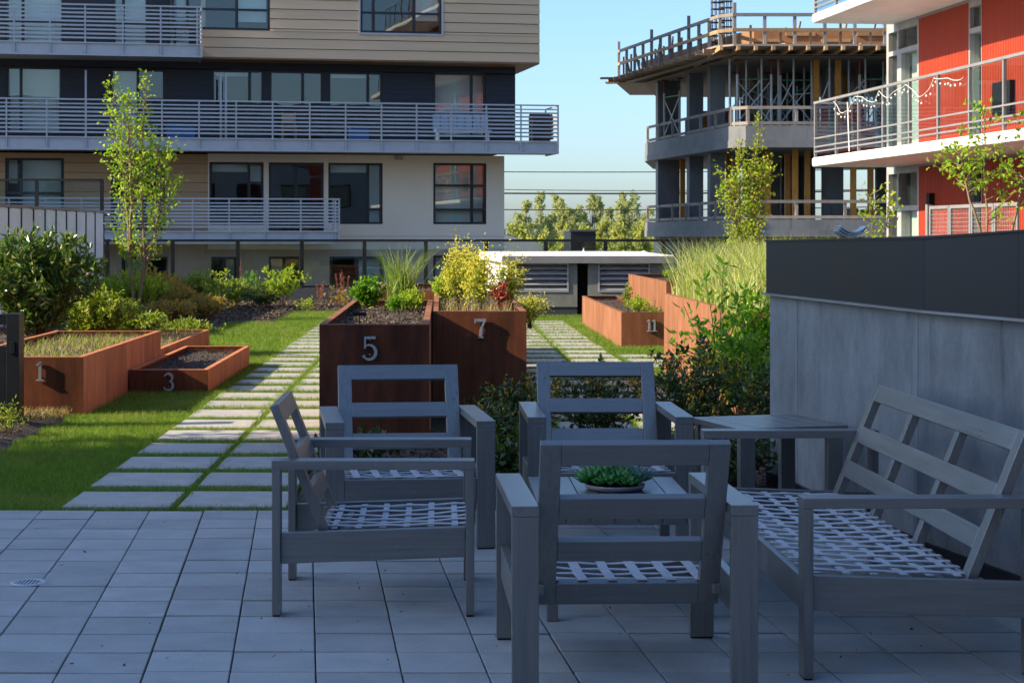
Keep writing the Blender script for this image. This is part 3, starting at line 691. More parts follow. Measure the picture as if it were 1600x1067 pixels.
for i in range(3):
    mb = MB(); a, b, c, d = fo[i], fo[i + 1], bo[i + 1], bo[i]; e = .0015
    a2, b2 = (a[0], a[1] - e), (b[0], b[1] + e)
    vs = [(*a2, 1.205), (*b2, 1.205), (c[0], c[1] + e, 1.205), (d[0], d[1] - e, 1.205), (*a2, topz[i]), (*b2, topz[i + 1]), (c[0], c[1] + e, bkz[i + 1]), (d[0], d[1] - e, bkz[i])]
    mb.add(vs, [(3, 2, 1, 0), (4, 5, 6, 7), (0, 1, 5, 4), (1, 2, 6, 5), (2, 3, 7, 6), (3, 0, 4, 7)]); mb.build('metal_band', M['band'], wl)
drip = MB(); lip = MB(); kick = MB(); f2 = off(FR, .034); f3 = off(FR, .028)
for i in range(3):
    drip.beam((*f2[i], 1.2025), (*f2[i + 1], 1.2025), .03, .012); lip.beam((f2[i][0] + .008, f2[i][1], topz[i] + .004), (f2[i + 1][0] + .008, f2[i + 1][1], topz[i + 1] + .004), .012, .01)
    kick.beam((*off(FR, .012)[i], .05), (*off(FR, .012)[i + 1], .05), .024, .15)
for y_ in (10.08, 8.25):
    x_ = wall_x(y_); MB().beam((x_ - .001, y_, .13), (x_ - .001, y_, 1.19), .022, .003, (1, .1, 0)).build('form_joint', M['stain'], wl)
drip.build('drip_edge', M['flash'], wl); lip.build('cap_edge', M['band'], wl); kick.build('base_flashing', M['blackmetal'], wl)
gs = empty('stacked_gutter', (2.50, 10.66, 1.545), 0, 'stack of three curved blue-grey metal pieces on top of the wall', 'metal pieces')
gs.scale = (.78, .78, .78)
for i in range(3):
    mb = MB(); vs = []; fs = []; n = 12; ln = .10; dx, dz = .012 * (i - 1), .016 * i
    for q in range(n + 1):
        a = R(218 + 104 * q / n)
        for rr in (.122, .132):
            for yy in (-ln, ln): vs.append((dx + rr * math.cos(a), yy, dz + .134 + rr * math.sin(a)))
    for q in range(n):
        b = 4 * q; fs += [(b, b + 1, b + 5, b + 4), (b + 2, b + 6, b + 7, b + 3), (b, b + 4, b + 6, b + 2), (b + 1, b + 3, b + 7, b + 5)]
    fs += [(0, 2, 3, 1), (4 * n, 4 * n + 1, 4 * n + 3, 4 * n + 2)]
    mb.add(vs, fs).build('curved_sheet', M['grey_rail'], gs)

# ------------------------------------------------------------------ black gate at the left edge
gt = empty('metal_gate', (0, 0, 0), 0, 'black metal gate panel with window slots at the left edge', 'gate')
ya, yb = 14.12, 14.2
box('post', M['blackmetal'], gt, -3.53, -3.43, ya, yb + .1, -.03, .925, .003)
box('post', M['blackmetal'], gt, -4.9, -4.8, ya, yb + .1, -.03, .925, .003)
box('rail', M['blackmetal'], gt, -4.799, -3.531, ya + .01, yb, .835, .92, .002)
box('panel', M['blackmetal'], gt, -4.799, -3.531, ya + .02, yb - .01, .02, .66)
for x in np.arange(-4.72, -3.55, .13): box('picket', M['blackmetal'], gt, x, x + .035, ya + .025, yb - .015, .661, .834)
box('latch', M['blackmetal'], gt, -3.50, -3.46, ya - .012, ya - .001, .60, .70, .003); box('cap', M['greyframe'], gt, -3.62, -3.58, ya + .02, yb - .01, .921, .945)

# ------------------------------------------------------------------ glass fence at the terrace edge
FY = 41.0
fn = empty('glass_fence', (0, FY, 0), 0, 'long glass balustrade with black posts at the far terrace edge', 'fence')
fx = [-9.35, -7.87] + [-6.33, -4.80, -3.29, -1.816, -.37, 1.055, 2.457, 3.86, 5.23, 6.57, 7.95, 9.3]
for x in fx: box('post', M['blackmetal'], fn, x - .045, x + .045, -.03, .03, -.05, 1.43)
for a, b in zip(fx, fx[1:]):
    box('glass_pane', M['glass'], fn, a + .047, b - .047, -.006, .006, .40, 1.43)
    box('bottom_rail', M['blackmetal'], fn, a + .046, b - .046, -.02, .02, .35, .40)
box('top_rail', M['blackmetal'], fn, fx[0], fx[-1], -.035, .035, 1.431, 1.49); box('curb', M['darkwall'], fn, fx[0], fx[-1], -.045, .06, -.05, .34)

# milky glass screen on the left with a balustrade above
sc = empty('glass_screen', (0, 0, 0), 0, 'wall of tall milky glass panels with black mullions at the left', 'glass screen')
A = Vector((-7.45, 27.2, 0)); B = Vector((-7.12, 36.6, 0)); n = 12; dv = (B - A) / n
for i in range(n):
    p, q = A + dv * (i + .04), A + dv * (i + .96)
    MB().beam((p.x, p.y, 1.02), (q.x, q.y, 1.02), .03, 2.04).build('milky_panel', M['frost'], sc)
for i in range(n + 1):
    p = A + dv * i; box('mullion', M['blackmetal'], sc, p.x - .028, p.x + .028, p.y - .028, p.y + .028, -.05, 2.05)
MB().beam((A.x, A.y - .03, 2.075), (B.x, B.y + .03, 2.075), .09, .045).build('cap_rail', M['greytimber'], sc)
MB().box(-14, -7.16, 36.66, 36.74, -.05, 2.05).build('end_wall', M['darkwall'], sc)
br = empty('upper_balustrade', (0, 36.9, 2.05), 0, 'short glass balustrade with black rail above the milky screen', 'fence')
for x in (-13, -11.5, -10, -8.58, -7.2): box('post', M['blackmetal'], br, x - .035, x + .035, -.03, .03, -.02, .68)
for a, b in zip((-13, -11.5, -10, -8.58), (-11.5, -10, -8.58, -7.2)): box('glass_pane', M['glass'], br, a + .04, b - .04, -.005, .005, .02, .67)
box('top_rail', M['blackmetal'], br, -13.03, -7.17, -.035, .035, .681, .725)
box('deck', M['darkwall'], br, -14, -7.16, -.15, .6, -.06, -.01)

# ------------------------------------------------------------------ concrete vent housing with louvres
vb = empty('vent_housing', (0, 0, 0), 0, 'low concrete ventilation housing with louvres and white metal roof', 'vent housing')
VY, X0, X1 = 34.3, 1.30, 4.40
def vx(px): return (px - 690) * VY / F
louv = [(vx(808), vx(886), .49, 1.0), (vx(937), vx(1013), .49, 1.0)]; gap = (vx(902), vx(919), .0, 1.03)
mb = MB()
for a, b, c, d in wall_cells(X0, X1, .17, 1.03, louv + [gap]): mb.box(a, b, VY, VY + .18, c, d)
mb.build('front_wall', M['vent_conc'], vb)
box('plinth', M['darkwall'], vb, X0 + .02, vx(902), VY + .02, VY + .17, -.06, .169); box('plinth', M['darkwall'], vb, vx(919), X1, VY + .02, VY + .17, -.06, .169)
MB().prism([(X0, VY + .181), (X0 + .12, VY + .181), (1.12, 39.8), (1.0, 39.8)], -.06, 1.03).build('side_wall', M['white'], vb)
MB().box(X1 - .15, X1, VY + .181, 39.8, -.06, 1.03).box(1.3, X1, 39.0, 39.1, -.06, 1.03).box(X0 + .2, X1 - .2, VY + .8, VY + .85, -.06, 1.03).build('inner_wall', M['room'], vb)
MB().prism([(X0 - .12, VY - .12), (X1 + .16, VY - .12), (X1 + .16, 40), (.86, 40)], 1.035, 1.19, [1.185, 1.185, 1.215, 1.215]).build('roof', M['white'], vb, .02)
box('fascia', M['fascia'], vb, X0 - .115, X1 + .155, VY - .14, VY - .1215, 1.03, 1.17)  # grey strip: shade on the white roof's front edge, put in as colour
def louvre(a, b, c, d, y, n, name='louvre'):
    lo = box(name, M['greyframe'], vb, a - .03, a, y - .015, y + .03, c - .03, d + .03); L2 = MB()
    MB().box(b, b + .03, y - .015, y + .03, c - .03, d + .03).box(a, b, y - .015, y + .03, c - .03, c).box(a, b, y - .015, y + .03, d, d + .03).build('frame', M['greyframe'], lo)
    for k in range(n):
        z = c + (d - c) * (k + .5) / n; s = (d - c) / n
        MB().add([(a, y - .01, z - s * .42), (b, y - .01, z - s * .42), (b, y + .12, z + s * .40), (a, y + .12, z + s * .40), (a, y - .01, z - s * .34), (b, y - .01, z - s * .34), (b, y + .12, z + s * .48), (a, y + .12, z + s * .48)],
                 [(3, 2, 1, 0), (4, 5, 6, 7), (0, 1, 5, 4), (2, 3, 7, 6), (0, 4, 7, 3), (1, 2, 6, 5)]).build('slat', M['greyframe'], lo)
for l in louv: louvre(*l, VY - .002, 5)
for k in range(5):
    p = Vector((X0 - .025 - .03, VY + .9, .5 + .1 * k)); MB().beam((p.x + .01, VY + .5, p.z), (p.x - .035, VY + 1.5, p.z), .05, .03).build('side_slat', M['white'], vb)

# ------------------------------------------------------------------ beige and navy apartment block (left background)
TH = R(10)
ap = empty('apartment_block', (0, 56, 0), TH, 'tan and navy apartment block with grey slatted balconies behind the terrace', 'building')
def pa(px, b=0.0):      # position along the facade for a picture column, at set-back b
    k = px - 690; c, s = math.cos(TH), math.sin(TH)
    return (k * (56 + c * b) + F * s * b) / (F * c - k * s)
def window(par, a0, a1, z0, z1, y, mull=(), trans=(), blind=None, sides=None, nm='window', blind2=None):
    fr = MB(); w = .07
    fr.box(a0, a0 + w, y, y + .1, z0, z1).box(a1 - w, a1, y, y + .1, z0, z1).box(a0 + w, a1 - w, y, y + .1, z1 - w, z1).box(a0 + w, a1 - w, y, y + .1, z0, z0 + w)
    for m in mull: fr.box(m - .045, m + .045, y + .002, y + .098, z0 + w, z1 - w)
    f = fr.build(nm, M['frame'], par)
    xs = [a0 + w] + [v for m in mull for v in (m - .045, m + .045)] + [a1 - w]
    for i in range(0, len(xs), 2):
        box('pane', M['winglass'], f, xs[i], xs[i + 1], y + .045, y + .055, z0 + w, z1 - w)
        for tz in trans: box('transom', M['frame'], f, xs[i] + .001, xs[i + 1] - .001, y + .02, y + .08, tz - .035, tz + .035)
    for bl in (blind, blind2):
        if bl: box('blind', M['blind'], f, bl[0], bl[1], y + .22, y + .24, bl[2], z1 - .04)
    return f
Z = {1: -1.4, 2: 1.45, 3: 4.5, 4: 7.3}
LEFT, RT3, RT2 = -22.0, pa(805), pa(788)
# dark storey
op3 = [(pa(10), pa(97), 4.75, 6.80), (pa(173), pa(258), 4.5, 6.78), (pa(331), pa(412), 4.75, 6.80), (pa(421), pa(505), 4.5, 6.80), (pa(513), pa(598), 4.75, 6.80), (pa(677), pa(759), 4.75, 6.83)]
op3 = [(-20.5, -18.5, 4.75, 6.8), (-17.6, -15.6, 4.5, 6.8)] + op3
w3 = MB()
for a, b, c, d in wall_cells(LEFT, RT3, 4.5, 7.3, op3):
    k = max(1, round((d - c) / .17))
    for i in range(k):      # lap boards: each course leans out at its foot
        z0, z1 = c + (d - c) * i / k, c + (d - c) * (i + 1) / k
        w3.add([(a, -.022, z0), (b, -.022, z0), (b, -.004, z1), (a, -.004, z1), (a, .2, z0), (b, .2, z0), (b, .2, z1), (a, .2, z1)], [(0, 1, 2, 3), (4, 7, 6, 5), (0, 4, 5, 1), (0, 3, 7, 4), (1, 5, 6, 2), (3, 2, 6, 7)])
o = w3.build('navy_siding', M['navy'], ap); tag(o, 'dark navy lap siding of the balcony storey', kind='stuff')
def m_(a, b, f): return a + (b - a) * f
for i, (a, b, c, d) in enumerate(op3):
    if i in (2, 7): window(ap, a, b, c, d, .03, [m_(a, b, .26 if i == 2 else .73)], [5.55], (a + .1, b - .1, 4.8))
    elif i in (1, 3): window(ap, a, b, c, d, .03, [m_(a, b, .5)], [], (a + .1, m_(a, b, .5), 4.55), nm='sliding_door')
    elif i == 5: window(ap, a, b, c, d, .03, [m_(a, b, .62)], [], None, nm='sliding_door')
    else: window(ap, a, b, c, d, .03, [m_(a, b, .73)], [5.55], (a + .1, m_(a, b, .72), 6.62))
# beige storey and brown boarded part
SPL = pa(325)
op2 = [(pa(327), pa(412), 1.92, 3.90), (pa(420), pa(506), 1.5, 3.90), (pa(513), pa(598), 1.95, 3.90), (pa(677), pa(760), 1.95, 3.92)]
w2 = MB()
for a, b, c, d in wall_cells(SPL, RT2, 1.15, 4.16, op2): w2.box(a, b, 0, .2, c, d)
w2.build('beige_wall', M['beige'], ap)
for z in (1.42, 1.56): box('trim_line', M['grey_rail'], ap, pa(530), RT2 + .005, -.012, -.001, z - .008, z + .008)
op2b = [(-19.5, -17.2, 1.6, 3.95), (pa(8), pa(100), 1.6, 3.98), (pa(173), pa(258), 1.5, 3.9)]
for j in range(10):
    z0, z1 = 1.15 + .3 * j, min(4.15, 1.15 + .3 * (j + 1))
    for a, b, c, d in wall_cells(LEFT, SPL - .005, z0, z1 - .012, op2b): box('siding_board', M['brown'], ap, a, b, .005, .19, c, d)
box('siding_backing', M['room'], ap, LEFT, SPL, .191, .2, 1.15, 1.45)
for i, (a, b, c, d) in enumerate(op2b + op2):
    if i == 2 or i == 4: window(ap, a, b, c, d, .03, [m_(a, b, .5)], [], None, nm='sliding_door')
    elif i in (0, 1): window(ap, a, b, c, d, .03, [m_(a, b, .27)], [2.9], (m_(a, b, .27), b - .1, 1.7), blind2=(a + .1, m_(a, b, .2), 3.2))
    elif i == 6: window(ap, a, b, c, d, .03, [m_(a, b, .73)], [2.42, 3.2], (a + .1, m_(a, b, .73), 2.0), blind2=(m_(a, b, .76), b - .08, 2.0))
    else: window(ap, a, b, c, d, .03, [m_(a, b, .73)], [2.42], (a + .1, m_(a, b, .72), 3.6), blind2=(m_(a, b, .76), b - .08, 2.0 if i == 5 else 3.3))
# lower storey behind the glass fence
op1 = [(pa(190), pa(262), -1.35, .92), (pa(330), pa(372), -1.35, .92), (pa(420), pa(468), -1.35, .92), (pa(515), pa(600), -1.2, .92), (pa(677), pa(758), -1.2, .95), (-17, -15, -1.3, .92)]
w1 = MB()
for a, b, c, d in wall_cells(LEFT, RT2 - .01, -9, 1.149, op1): w1.box(a, b, .01, .2, c, d)
w1.build('lower_wall', M['lowerwall'], ap)
for i, (a, b, c, d) in enumerate(op1): window(ap, a, b, c, d, .04, [m_(a, b, .5)], [], (a + .1, m_(a, b, .45), -1.2) if i % 2 == 0 else (m_(a, b, .55), b - .1, -1.2))
# upper volume of wide tan boards
UB = -1.15; UL, UR = pa(316, UB), pa(843, UB)
opu = [(pa(563, UB), pa(690, UB), 7.92, 10.2), (-8.6, -5.6, 7.92, 10.2)]
for j in range(16):
    z0, z1 = 7.08 + .306 * j, 7.08 + .306 * (j + 1)
    for a, b, c, d in wall_cells(UL, UR, z0, z1 - .02, opu):
        me = MB(); me.add([(a, UB - .03, c), (b, UB - .03, c), (b, UB - .004, d), (a, UB - .004, d), (a, UB + .03, c), (b, UB + .03, c), (b, UB + .03, d), (a, UB + .03, d)], [(0, 1, 2, 3), (4, 7, 6, 5), (0, 4, 5, 1), (0, 3, 7, 4), (1, 5, 6, 2), (3, 2, 6, 7)])
        me.build('tan_board', M['tan'], ap)
bk = MB()
for a, b, c, d in wall_cells(UL + .01, UR - .01, 7.09, 11.9, opu): bk.box(a, b, UB + .031, UB + .12, c, d)
bk.build('board_backing', M['room'], ap)
box('tan_side', M['tan'], ap, UR - .1, UR - .002, UB + .121, 8.5, 7.09, 11.9); box('tan_side', M['tan'], ap, UL + .002, UL + .1, UB + .121, 1.2, 7.09, 11.9)
box('soffit', M['soffit'], ap, UL + .005, UR - .005, UB + .001, 8.5, 7.03, 7.079)
a, b, c, d = opu[0]
f = window(ap, a, b, c, d, UB - .01, [m_(a, b, .16), m_(a, b, .66)], [8.55], (m_(a, b, .67), b - .1, 8.35))
MB().box(a - .05, b + .05, UB - .05, UB - .031, c - .06, c - .001).box(a - .05, a - .001, UB - .05, UB - .031, c, d).box(b + .001, b + .05, UB - .05, UB - .031, c, d).build('window_trim', M['grey_rail'], ap)
a, b, c, d = opu[1]; window(ap, a, b, c, d, UB - .01, [m_(a, b, .16), m_(a, b, .66)], [8.55], (m_(a, b, .67), b - .1, 8.2))
# wall behind the upper-left balcony
op4 = [(pa(8), pa(100), 7.4, 9.6), (pa(176), pa(232), 7.4, 9.6), (pa(262), pa(300), 7.4, 9.6), (-19, -17, 7.4, 9.6)]
w4 = MB()
for a, b, c, d in wall_cells(LEFT, UL - .005, 7.30, 11.9, op4): w4.box(a, b, .0, .2, c, d)
w4.build('navy_upper', M['navy'], ap)
for a, b, c, d in op4: window(ap, a, b, c, d, .03, [m_(a, b, .3)], [8.2], (a + .1, b - .1, 7.5))
# rooms, floors and side walls behind the windows
rm = MB(); rm.box(LEFT, RT2 - .2, 4, 4.1, -9, 11.9)
for z in (-1.6, 1.2, 4.2, 7.1): rm.box(LEFT, RT2 - .2, .21, 3.99, z, z + .2)
for x in (-20, -14.5, -11.4, -7.6, -5.62, -3.78, -1.2): rm.box(x, x + .1, .25, 3.99, -1.39, 1.19).box(x, x + .1, .25, 3.99, 1.41, 4.19).box(x, x + .1, .25, 3.99, 4.41, 7.02)
rm.build('interior', M['room'], ap)
MB().box(RT2 - .199, RT2 - .002, .201, 8, -9, 4.15).build('side_wall', M['beige'], ap); box('side_wall', M['navy'], ap, RT3 - .199, RT3 - .002, .201, 8.2, 4.5, 7.02)
box('roof', M['roofgrey'], ap, LEFT, UR + .05, UB - .05, 8.6, 11.91, 12.1)
# balconies: slab, fascia, posts, slats per bay
def balcony(name, a0, a1, zb, ztop, posts, slats, end_right=True):
    bl = MB().box(a0, a1, -1.82, -.03, zb + .05, zb + .33).build(name, M['greyframe'], ap)
    y = -1.9
    f = [box('fascia', M['grey_rail'], bl, p + .03, q - .03, y + .02, y + .05, zb + .02, zb + .36) for p, q in zip(posts, posts[1:])]
    pm_ = MB().box(-.022, .022, -.022, .022, zb, ztop).mesh('balcony_post'); pm_.materials.append(M['grey_rail'])
    for p in posts: o = link('balcony_post', pm_, None, bl); o.location = (p, y, 0)
    MB().box(posts[0], posts[-1] + .022, y - .035, y + .03, ztop + .001, ztop + .045).build('top_rail', M['grey_rail'], bl)
    MB().box(posts[0], posts[-1], y - .045, y - .023, zb - .001, zb + .045).box(posts[0], posts[-1], y - .045, y - .023, zb + .36, zb + .40).build('bottom_rail', M['grey_rail'], bl)
    MB().box(posts[0], posts[-1], y - .042, y - .023, ztop - .13, ztop - .09).build('upper_rail', M['grey_rail'], bl)
    zs = [zb + .47 + (ztop - .16 - zb - .47) * (k + .5) / slats for k in range(slats)]
    for p, q in zip(posts, posts[1:]):
        sm_ = MB().box(p + .024, q - .024, y - .012, y + .012, -.026, .026).mesh('slat'); sm_.materials.append(M['grey_rail'])
        for z in zs: o = link('slat', sm_, None, bl); o.location.z = z
    if end_right:
        x = posts[-1]; e = MB()
        for z in zs: e.box(x - .012, x + .012, y + .024, -.2, z - .036, z + .036)
        e.box(x - .02, x + .02, y + .024, -.2, ztop + .001, ztop + .04).box(x - .02, x + .02, -.24, -.2, zb + .3, ztop).box(x - .02, x + .02, y + .03, -.2, zb, zb + .36); e.build('end_panel', M['grey_rail'], bl)
    return bl
YB = -1.9
ps = [pa(q, YB) for q in (10, 73, 134, 192, 253, 311, 369, 426, 484, 540, 596, 651, 705, 760, 814, 872)]; ps = [ps[0] - 1.17 * k for k in (6, 5, 4, 3, 2, 1)] + ps
balcony('balcony', ps[0], ps[-1], 4.15, 5.64, ps, 7)
ps = [pa(q, YB) for q in (22, 78, 133, 192, 251, 308)]; ps = [ps[0] - 1.17 * k for k in (5, 4, 3, 2, 1)] + ps + [pa(315, YB)]
balcony('balcony', ps[0], ps[-1], 6.98, 8.48, ps, 7)
ps = [pa(q, YB) for q in (14, 71, 127, 185, 243, 301, 358, 414, 470, 524)]; ps = [ps[0] - 1.17 * k for k in (4, 3, 2, 1)] + ps + [pa(530, YB)]
balcony('balcony', ps[0], ps[-1], 1.33, 2.68, ps, 7)
for px in (134, 345, 353): box('umbrella_pole', M['grey_rail'], ap, pa(px, -1.2) - .03, pa(px, -1.2) + .03, -1.23, -1.17, 4.45, 6.6)
box('wall_lamp', M['greyframe'], ap, pa(617), pa(629), -.12, -.001, 4.0, 4.12)
# things on the balcony
def balc(px, b): return ap.matrix_basis @ Vector((pa(px, b), b, 4.49))
def at_ap(px, b, z): a = pa(px, b); c, s = math.cos(TH), math.sin(TH); return (a * c - b * s, 56 + a * s + b * c, z)
bs = empty('balcony_bench', at_ap(722, -1.0, 4.481), TH, 'pale blue slatted bench on the navy storey balcony', 'bench')
box('seat', M['planter_blue'], bs, -.9, .9, -.25, .25, .38, .44)
for k in range(7): box('back_slat', M['planter_blue'], bs, -.9 + .26 * k, -.9 + .26 * k + .22, .2, .24, .45, .95)
for s in (-1, 1): box('leg', M['planter_blue'], bs, s * .8 - .04, s * .8 + .04, -.22, .22, 0, .379)
for px, sx, lab in ((282, .5, 'blue storage bin on the navy storey balcony, behind the tree'), (560, .35, 'small blue tub on the navy storey balcony under the window')):
    o = empty('storage_bin', at_ap(px, -1.0, 4.481), TH, lab, 'bin'); mt = pm('blue_plastic', (.02, .16, .45), None, 3, .4)
    MB().prism([(-sx * .85, -.25), (sx * .85, -.25), (sx * .85, .25), (-sx * .85, .25)], 0, .45).build('tub', mt, o, .02); box('lid', mt, o, -sx * .92, sx * .92, -.28, .28, .451, .5, .01)
o = empty('balcony_chair', at_ap(452, -1.0, 4.481), TH, 'wooden chair on the navy storey balcony before the sliding door', 'chair')
for sx in (-.2, .2):
    for sy in (-.2, .2): box('leg', M['timber'], o, sx - .02, sx + .02, sy - .02, sy + .02, 0, .43 if sy < 0 else .95)
box('seat', M['timber'], o, -.23, .23, -.23, .17, .431, .47); box('backrest', M['timber'], o, -.179, .179, .185, .215, .6, .9)
o = empty('barbecue_grill', at_ap(843, -1.1, 4.481), TH, 'black covered barbecue at the right end of the balcony', 'barbecue')
MB().prism([(-.3, -.25), (.3, -.25), (.3, .25), (-.3, .25)], 0, .75).build('cover', M['blackmetal'], o, .03); MB().tube([(-.3, 0, .78), (.3, 0, .78)], .24, 14).build('hood', M['blackmetal'], o)

# ------------------------------------------------------------------ concrete building under construction
cb = empty('construction_building', (0, 0, 0), 0, 'unfinished concrete building with timber formwork and guard rails on top', 'building')
def inset(d): return [(7.75 + d, 66.5), (9.3 + d, 56.35 + d), (9.75 + d, 55.9 + d), (26, 55.9 + d), (26, 74), (9, 74)]
for z0, z1, zu in ((1.55, 1.78, 2.10), (4.42, 4.65, 5.12)):
    MB().prism(inset(0), z0, z1).build('floor_slab', M['concrete_far'], cb)
    P = inset(.02); Q = inset(.22); mb = MB()
    for i in (0, 1, 2): mb.prism([P[i], P[i + 1], Q[i + 1], Q[i]], z1 + .001, zu)
    mb.build('edge_upstand', M['concrete_far'], cb)
MB().prism(inset(.6), -9, 1.549).build('lower_wall', M['darkwall'], cb)
def cpx(px, Y): return (px - 690) * Y / F
COLS = [(1028, 1062, 65.4), (1077, 1099, 62.3), (1110, 1133, 59.7), (1290, 1318, 60.5), (1402, 1432, 60.0)]
for k, (a, b, Y) in enumerate(COLS):
    for z0, z1 in ((1.781, 4.419), (4.651, 7.39)): box('column', M['concrete_far'], cb, cpx(a, Y), cpx(b, Y), Y, Y + .7, z0, z1)
for z0, z1 in ((1.781, 4.419), (4.651, 7.39)):
    box('core_wall', M['concrete_far'], cb, 11.8, 14.6, 68, 68.3, z0, z1); box('core_wall', M['concrete_far'], cb, 16.5, 26, 66, 66.3, z0, z1)
    box('core_wall', M['darkwall'], cb, 12.2, 13.3, 62.5, 62.7, z0, z1)
for k, x in enumerate((10.0, 11.6, 13.4, 15.2)): box('plywood_stack', M['ply'], cb, x, x + 1.2, 67.2, 67.3, 4.651, 6.4 + .3 * (k % 2))
# formwork deck
dk = [(6.5, 66.6), (8.7, 55.4), (9.2, 54.9), (26, 54.9), (26, 74), (8, 74)]
MB().prism(dk, 7.56, 7.62).build('formwork_deck', M['greytimber'], cb)
MB().prism([(7.7, 66.2), (9.5, 56.4), (26, 56.4), (26, 73), (9, 73)], 7.393, 7.40).build('form_panel', M['greytimber'], cb)
for k in range(30):
    x = 8.75 + .55 * k; box('joist', M['timber'], cb, x, x + .1, 54.75, 60.5, 7.42, 7.558)
for k in range(15):
    f = (k + .5) / 15; x = 6.5 + (8.7 - 6.5) * f; y = 66.6 + (55.4 - 66.6) * f; MB().beam((x - .25, y - .05, 7.49), (x + 2.2, y + .45, 7.49), .1, .13).build('joist', M['timber'], cb)
for yy in (56.0, 58.6): box('stringer', M['greytimber'], cb, 8.2, 19, yy, yy + .15, 7.403, 7.419)
MB().beam((7.1, 66, 7.40), (9.1, 56.2, 7.40), .25, .03).build('stringer', M['greytimber'], cb)
MB().beam((6.3, 66.8, 7.45), (8.2, 66.4, 7.45), .5, .05).build('plank', M['greytimber'], cb); MB().beam((6.0, 65.9, 7.54), (7.6, 65.8, 7.54), .4, .05).build('plank', M['greytimber'], cb)
# plywood upstand and guard rails on the deck
edge = [(6.75, 66.3), (8.9, 55.65), (9.3, 55.25), (25.5, 55.25)]
inn = [(7.6, 66.3), (9.7, 56.6), (10.1, 56.2), (25.5, 56.2)]
for (p, q) in zip(inn, inn[1:]): MB().beam((*p, 7.90), (*q, 7.90), .04, .55).build('edge_form', M['ply'], cb)
def along(path, step):
    for (p, q) in zip(path, path[1:]):
        L_ = math.hypot(q[0] - p[0], q[1] - p[1]); n = max(1, int(L_ / step))
        for i in range(n): yield p[0] + (q[0] - p[0]) * i / n, p[1] + (q[1] - p[1]) * i / n
for k, (x, y) in enumerate(along(edge, .95)):
    tall = .35 if (k % 4 == 0 and k < 14) else 0
    box('guard_post', M['greytimber'], cb, x - .05, x + .05, y - .05, y + .05, 7.621, 8.62 + tall)
    if k % 2: MB().beam((x, y + .06, 8.2), (x + .25, y + .9, 7.63), .07, .07).build('brace', M['timber'], cb)
for z in (8.10, 8.58):
    for (p, q) in zip(edge, edge[1:]): MB().beam((p[0] - .05, p[1] - .06, z), (q[0] - .05, q[1] - .06, z), .045, .11).build('guard_rail', M['greytimber'] if z > 8.3 else M['timber'], cb)
# rebar cages
for (px, Y) in ((1123, 57), (1135, 60), (1212, 58)):
    x = cpx(px, Y); rb_ = MB(); top = 9.9 if px < 1200 else 8.5
    for i in range(4):
        for j in range(2): rb_.tube([(x - .2 + .13 * i, Y + .3 * j, 7.62), (x - .2 + .13 * i, Y + .3 * j, top)], .016, 4)
    for z in np.arange(7.9, top, .22): rb_.box(x - .22, x + .21, Y - .02, Y + .32, z, z + .02)
    o = rb_.build('rebar_cage', M['rebar'], cb)
# guard rails on the floors
for zf, par in ((5.12, M['greytimber']), (2.10, M['greytimber'])):
    pth = [(7.85, 66.3), (9.4, 56.4), (9.85, 56.0), (25.5, 56.0)]
    for k, (x, y) in enumerate(along(pth, 1.5)): box('guard_post', par, cb, x - .045, x + .045, y - .045, y + .045, zf + .001, zf + .62)
    for z in (zf + .08, zf + .58):
        for p, q in zip(pth, pth[1:]): MB().beam((p[0], p[1] - .055, z), (q[0], q[1] - .055, z), .02, .1).build('guard_rail', par, cb)
# shores: yellow posts below, steel frames with cross braces above
for px, Y in ((1046, 65.9), (1067, 65), (1139, 60.5), (1149, 64), (1200, 58), (1231, 60), (1243, 57.5), (1262, 58.2), (1334, 58), (1361, 58.5), (1178, 66), (1300, 66)):
    box('shore_post', M['orange'], cb, cpx(px, Y) - .09, cpx(px, Y) + .09, Y, Y + .15, 1.781, 4.419)
for px, Y in ((1276, 57.5), (1310, 57.5), (1297, 61), (1322, 63)):
    box('shore_post', M['orange'], cb, cpx(px, Y) - .09, cpx(px, Y) + .09, Y, Y + .15, 4.651, 7.39)
fr_x = [(1038, 65), (1062, 64), (1152, 57.5), (1205, 57.5), (1219, 57.8), (1270, 57.8), (1343, 57.5), (1385, 57.5), (1150, 62), (1200, 62), (1245, 62), (1180, 65), (1230, 65)]
for px, Y in fr_x:
    x = cpx(px, Y); MB().tube([(x, Y, 4.651), (x, Y, 6.9)], .045, 6).build('shore_tube', M['steel'], cb); MB().tube([(x, Y, 6.9), (x, Y, 7.33)], .03, 6).box(x - .12, x + .12, Y - .1, Y + .1, 7.33, 7.385).build('screw_jack', M['redsteel'], cb)
for a, b in ((0, 1), (2, 3), (4, 5), (6, 7), (8, 9), (9, 10), (11, 12)):
    xa, ya = cpx(*fr_x[a]), fr_x[a][1]; xb, yb = cpx(*fr_x[b]), fr_x[b][1]
    MB().beam((xa, ya, 5.3), (xb, yb, 6.7), .035, .035).beam((xa, ya + .05, 6.7), (xb, yb + .05, 5.3), .035, .035).build('cross_brace', M['steel'], cb)
    MB().beam((xa, ya + .1, 6.75), (xb, yb + .1, 6.75), .04, .04).build('green_ledger', pm('green_tube', (.05, .28, .15), None, 4, .6) if a == 0 else bpy.data.materials['green_tube'], cb)

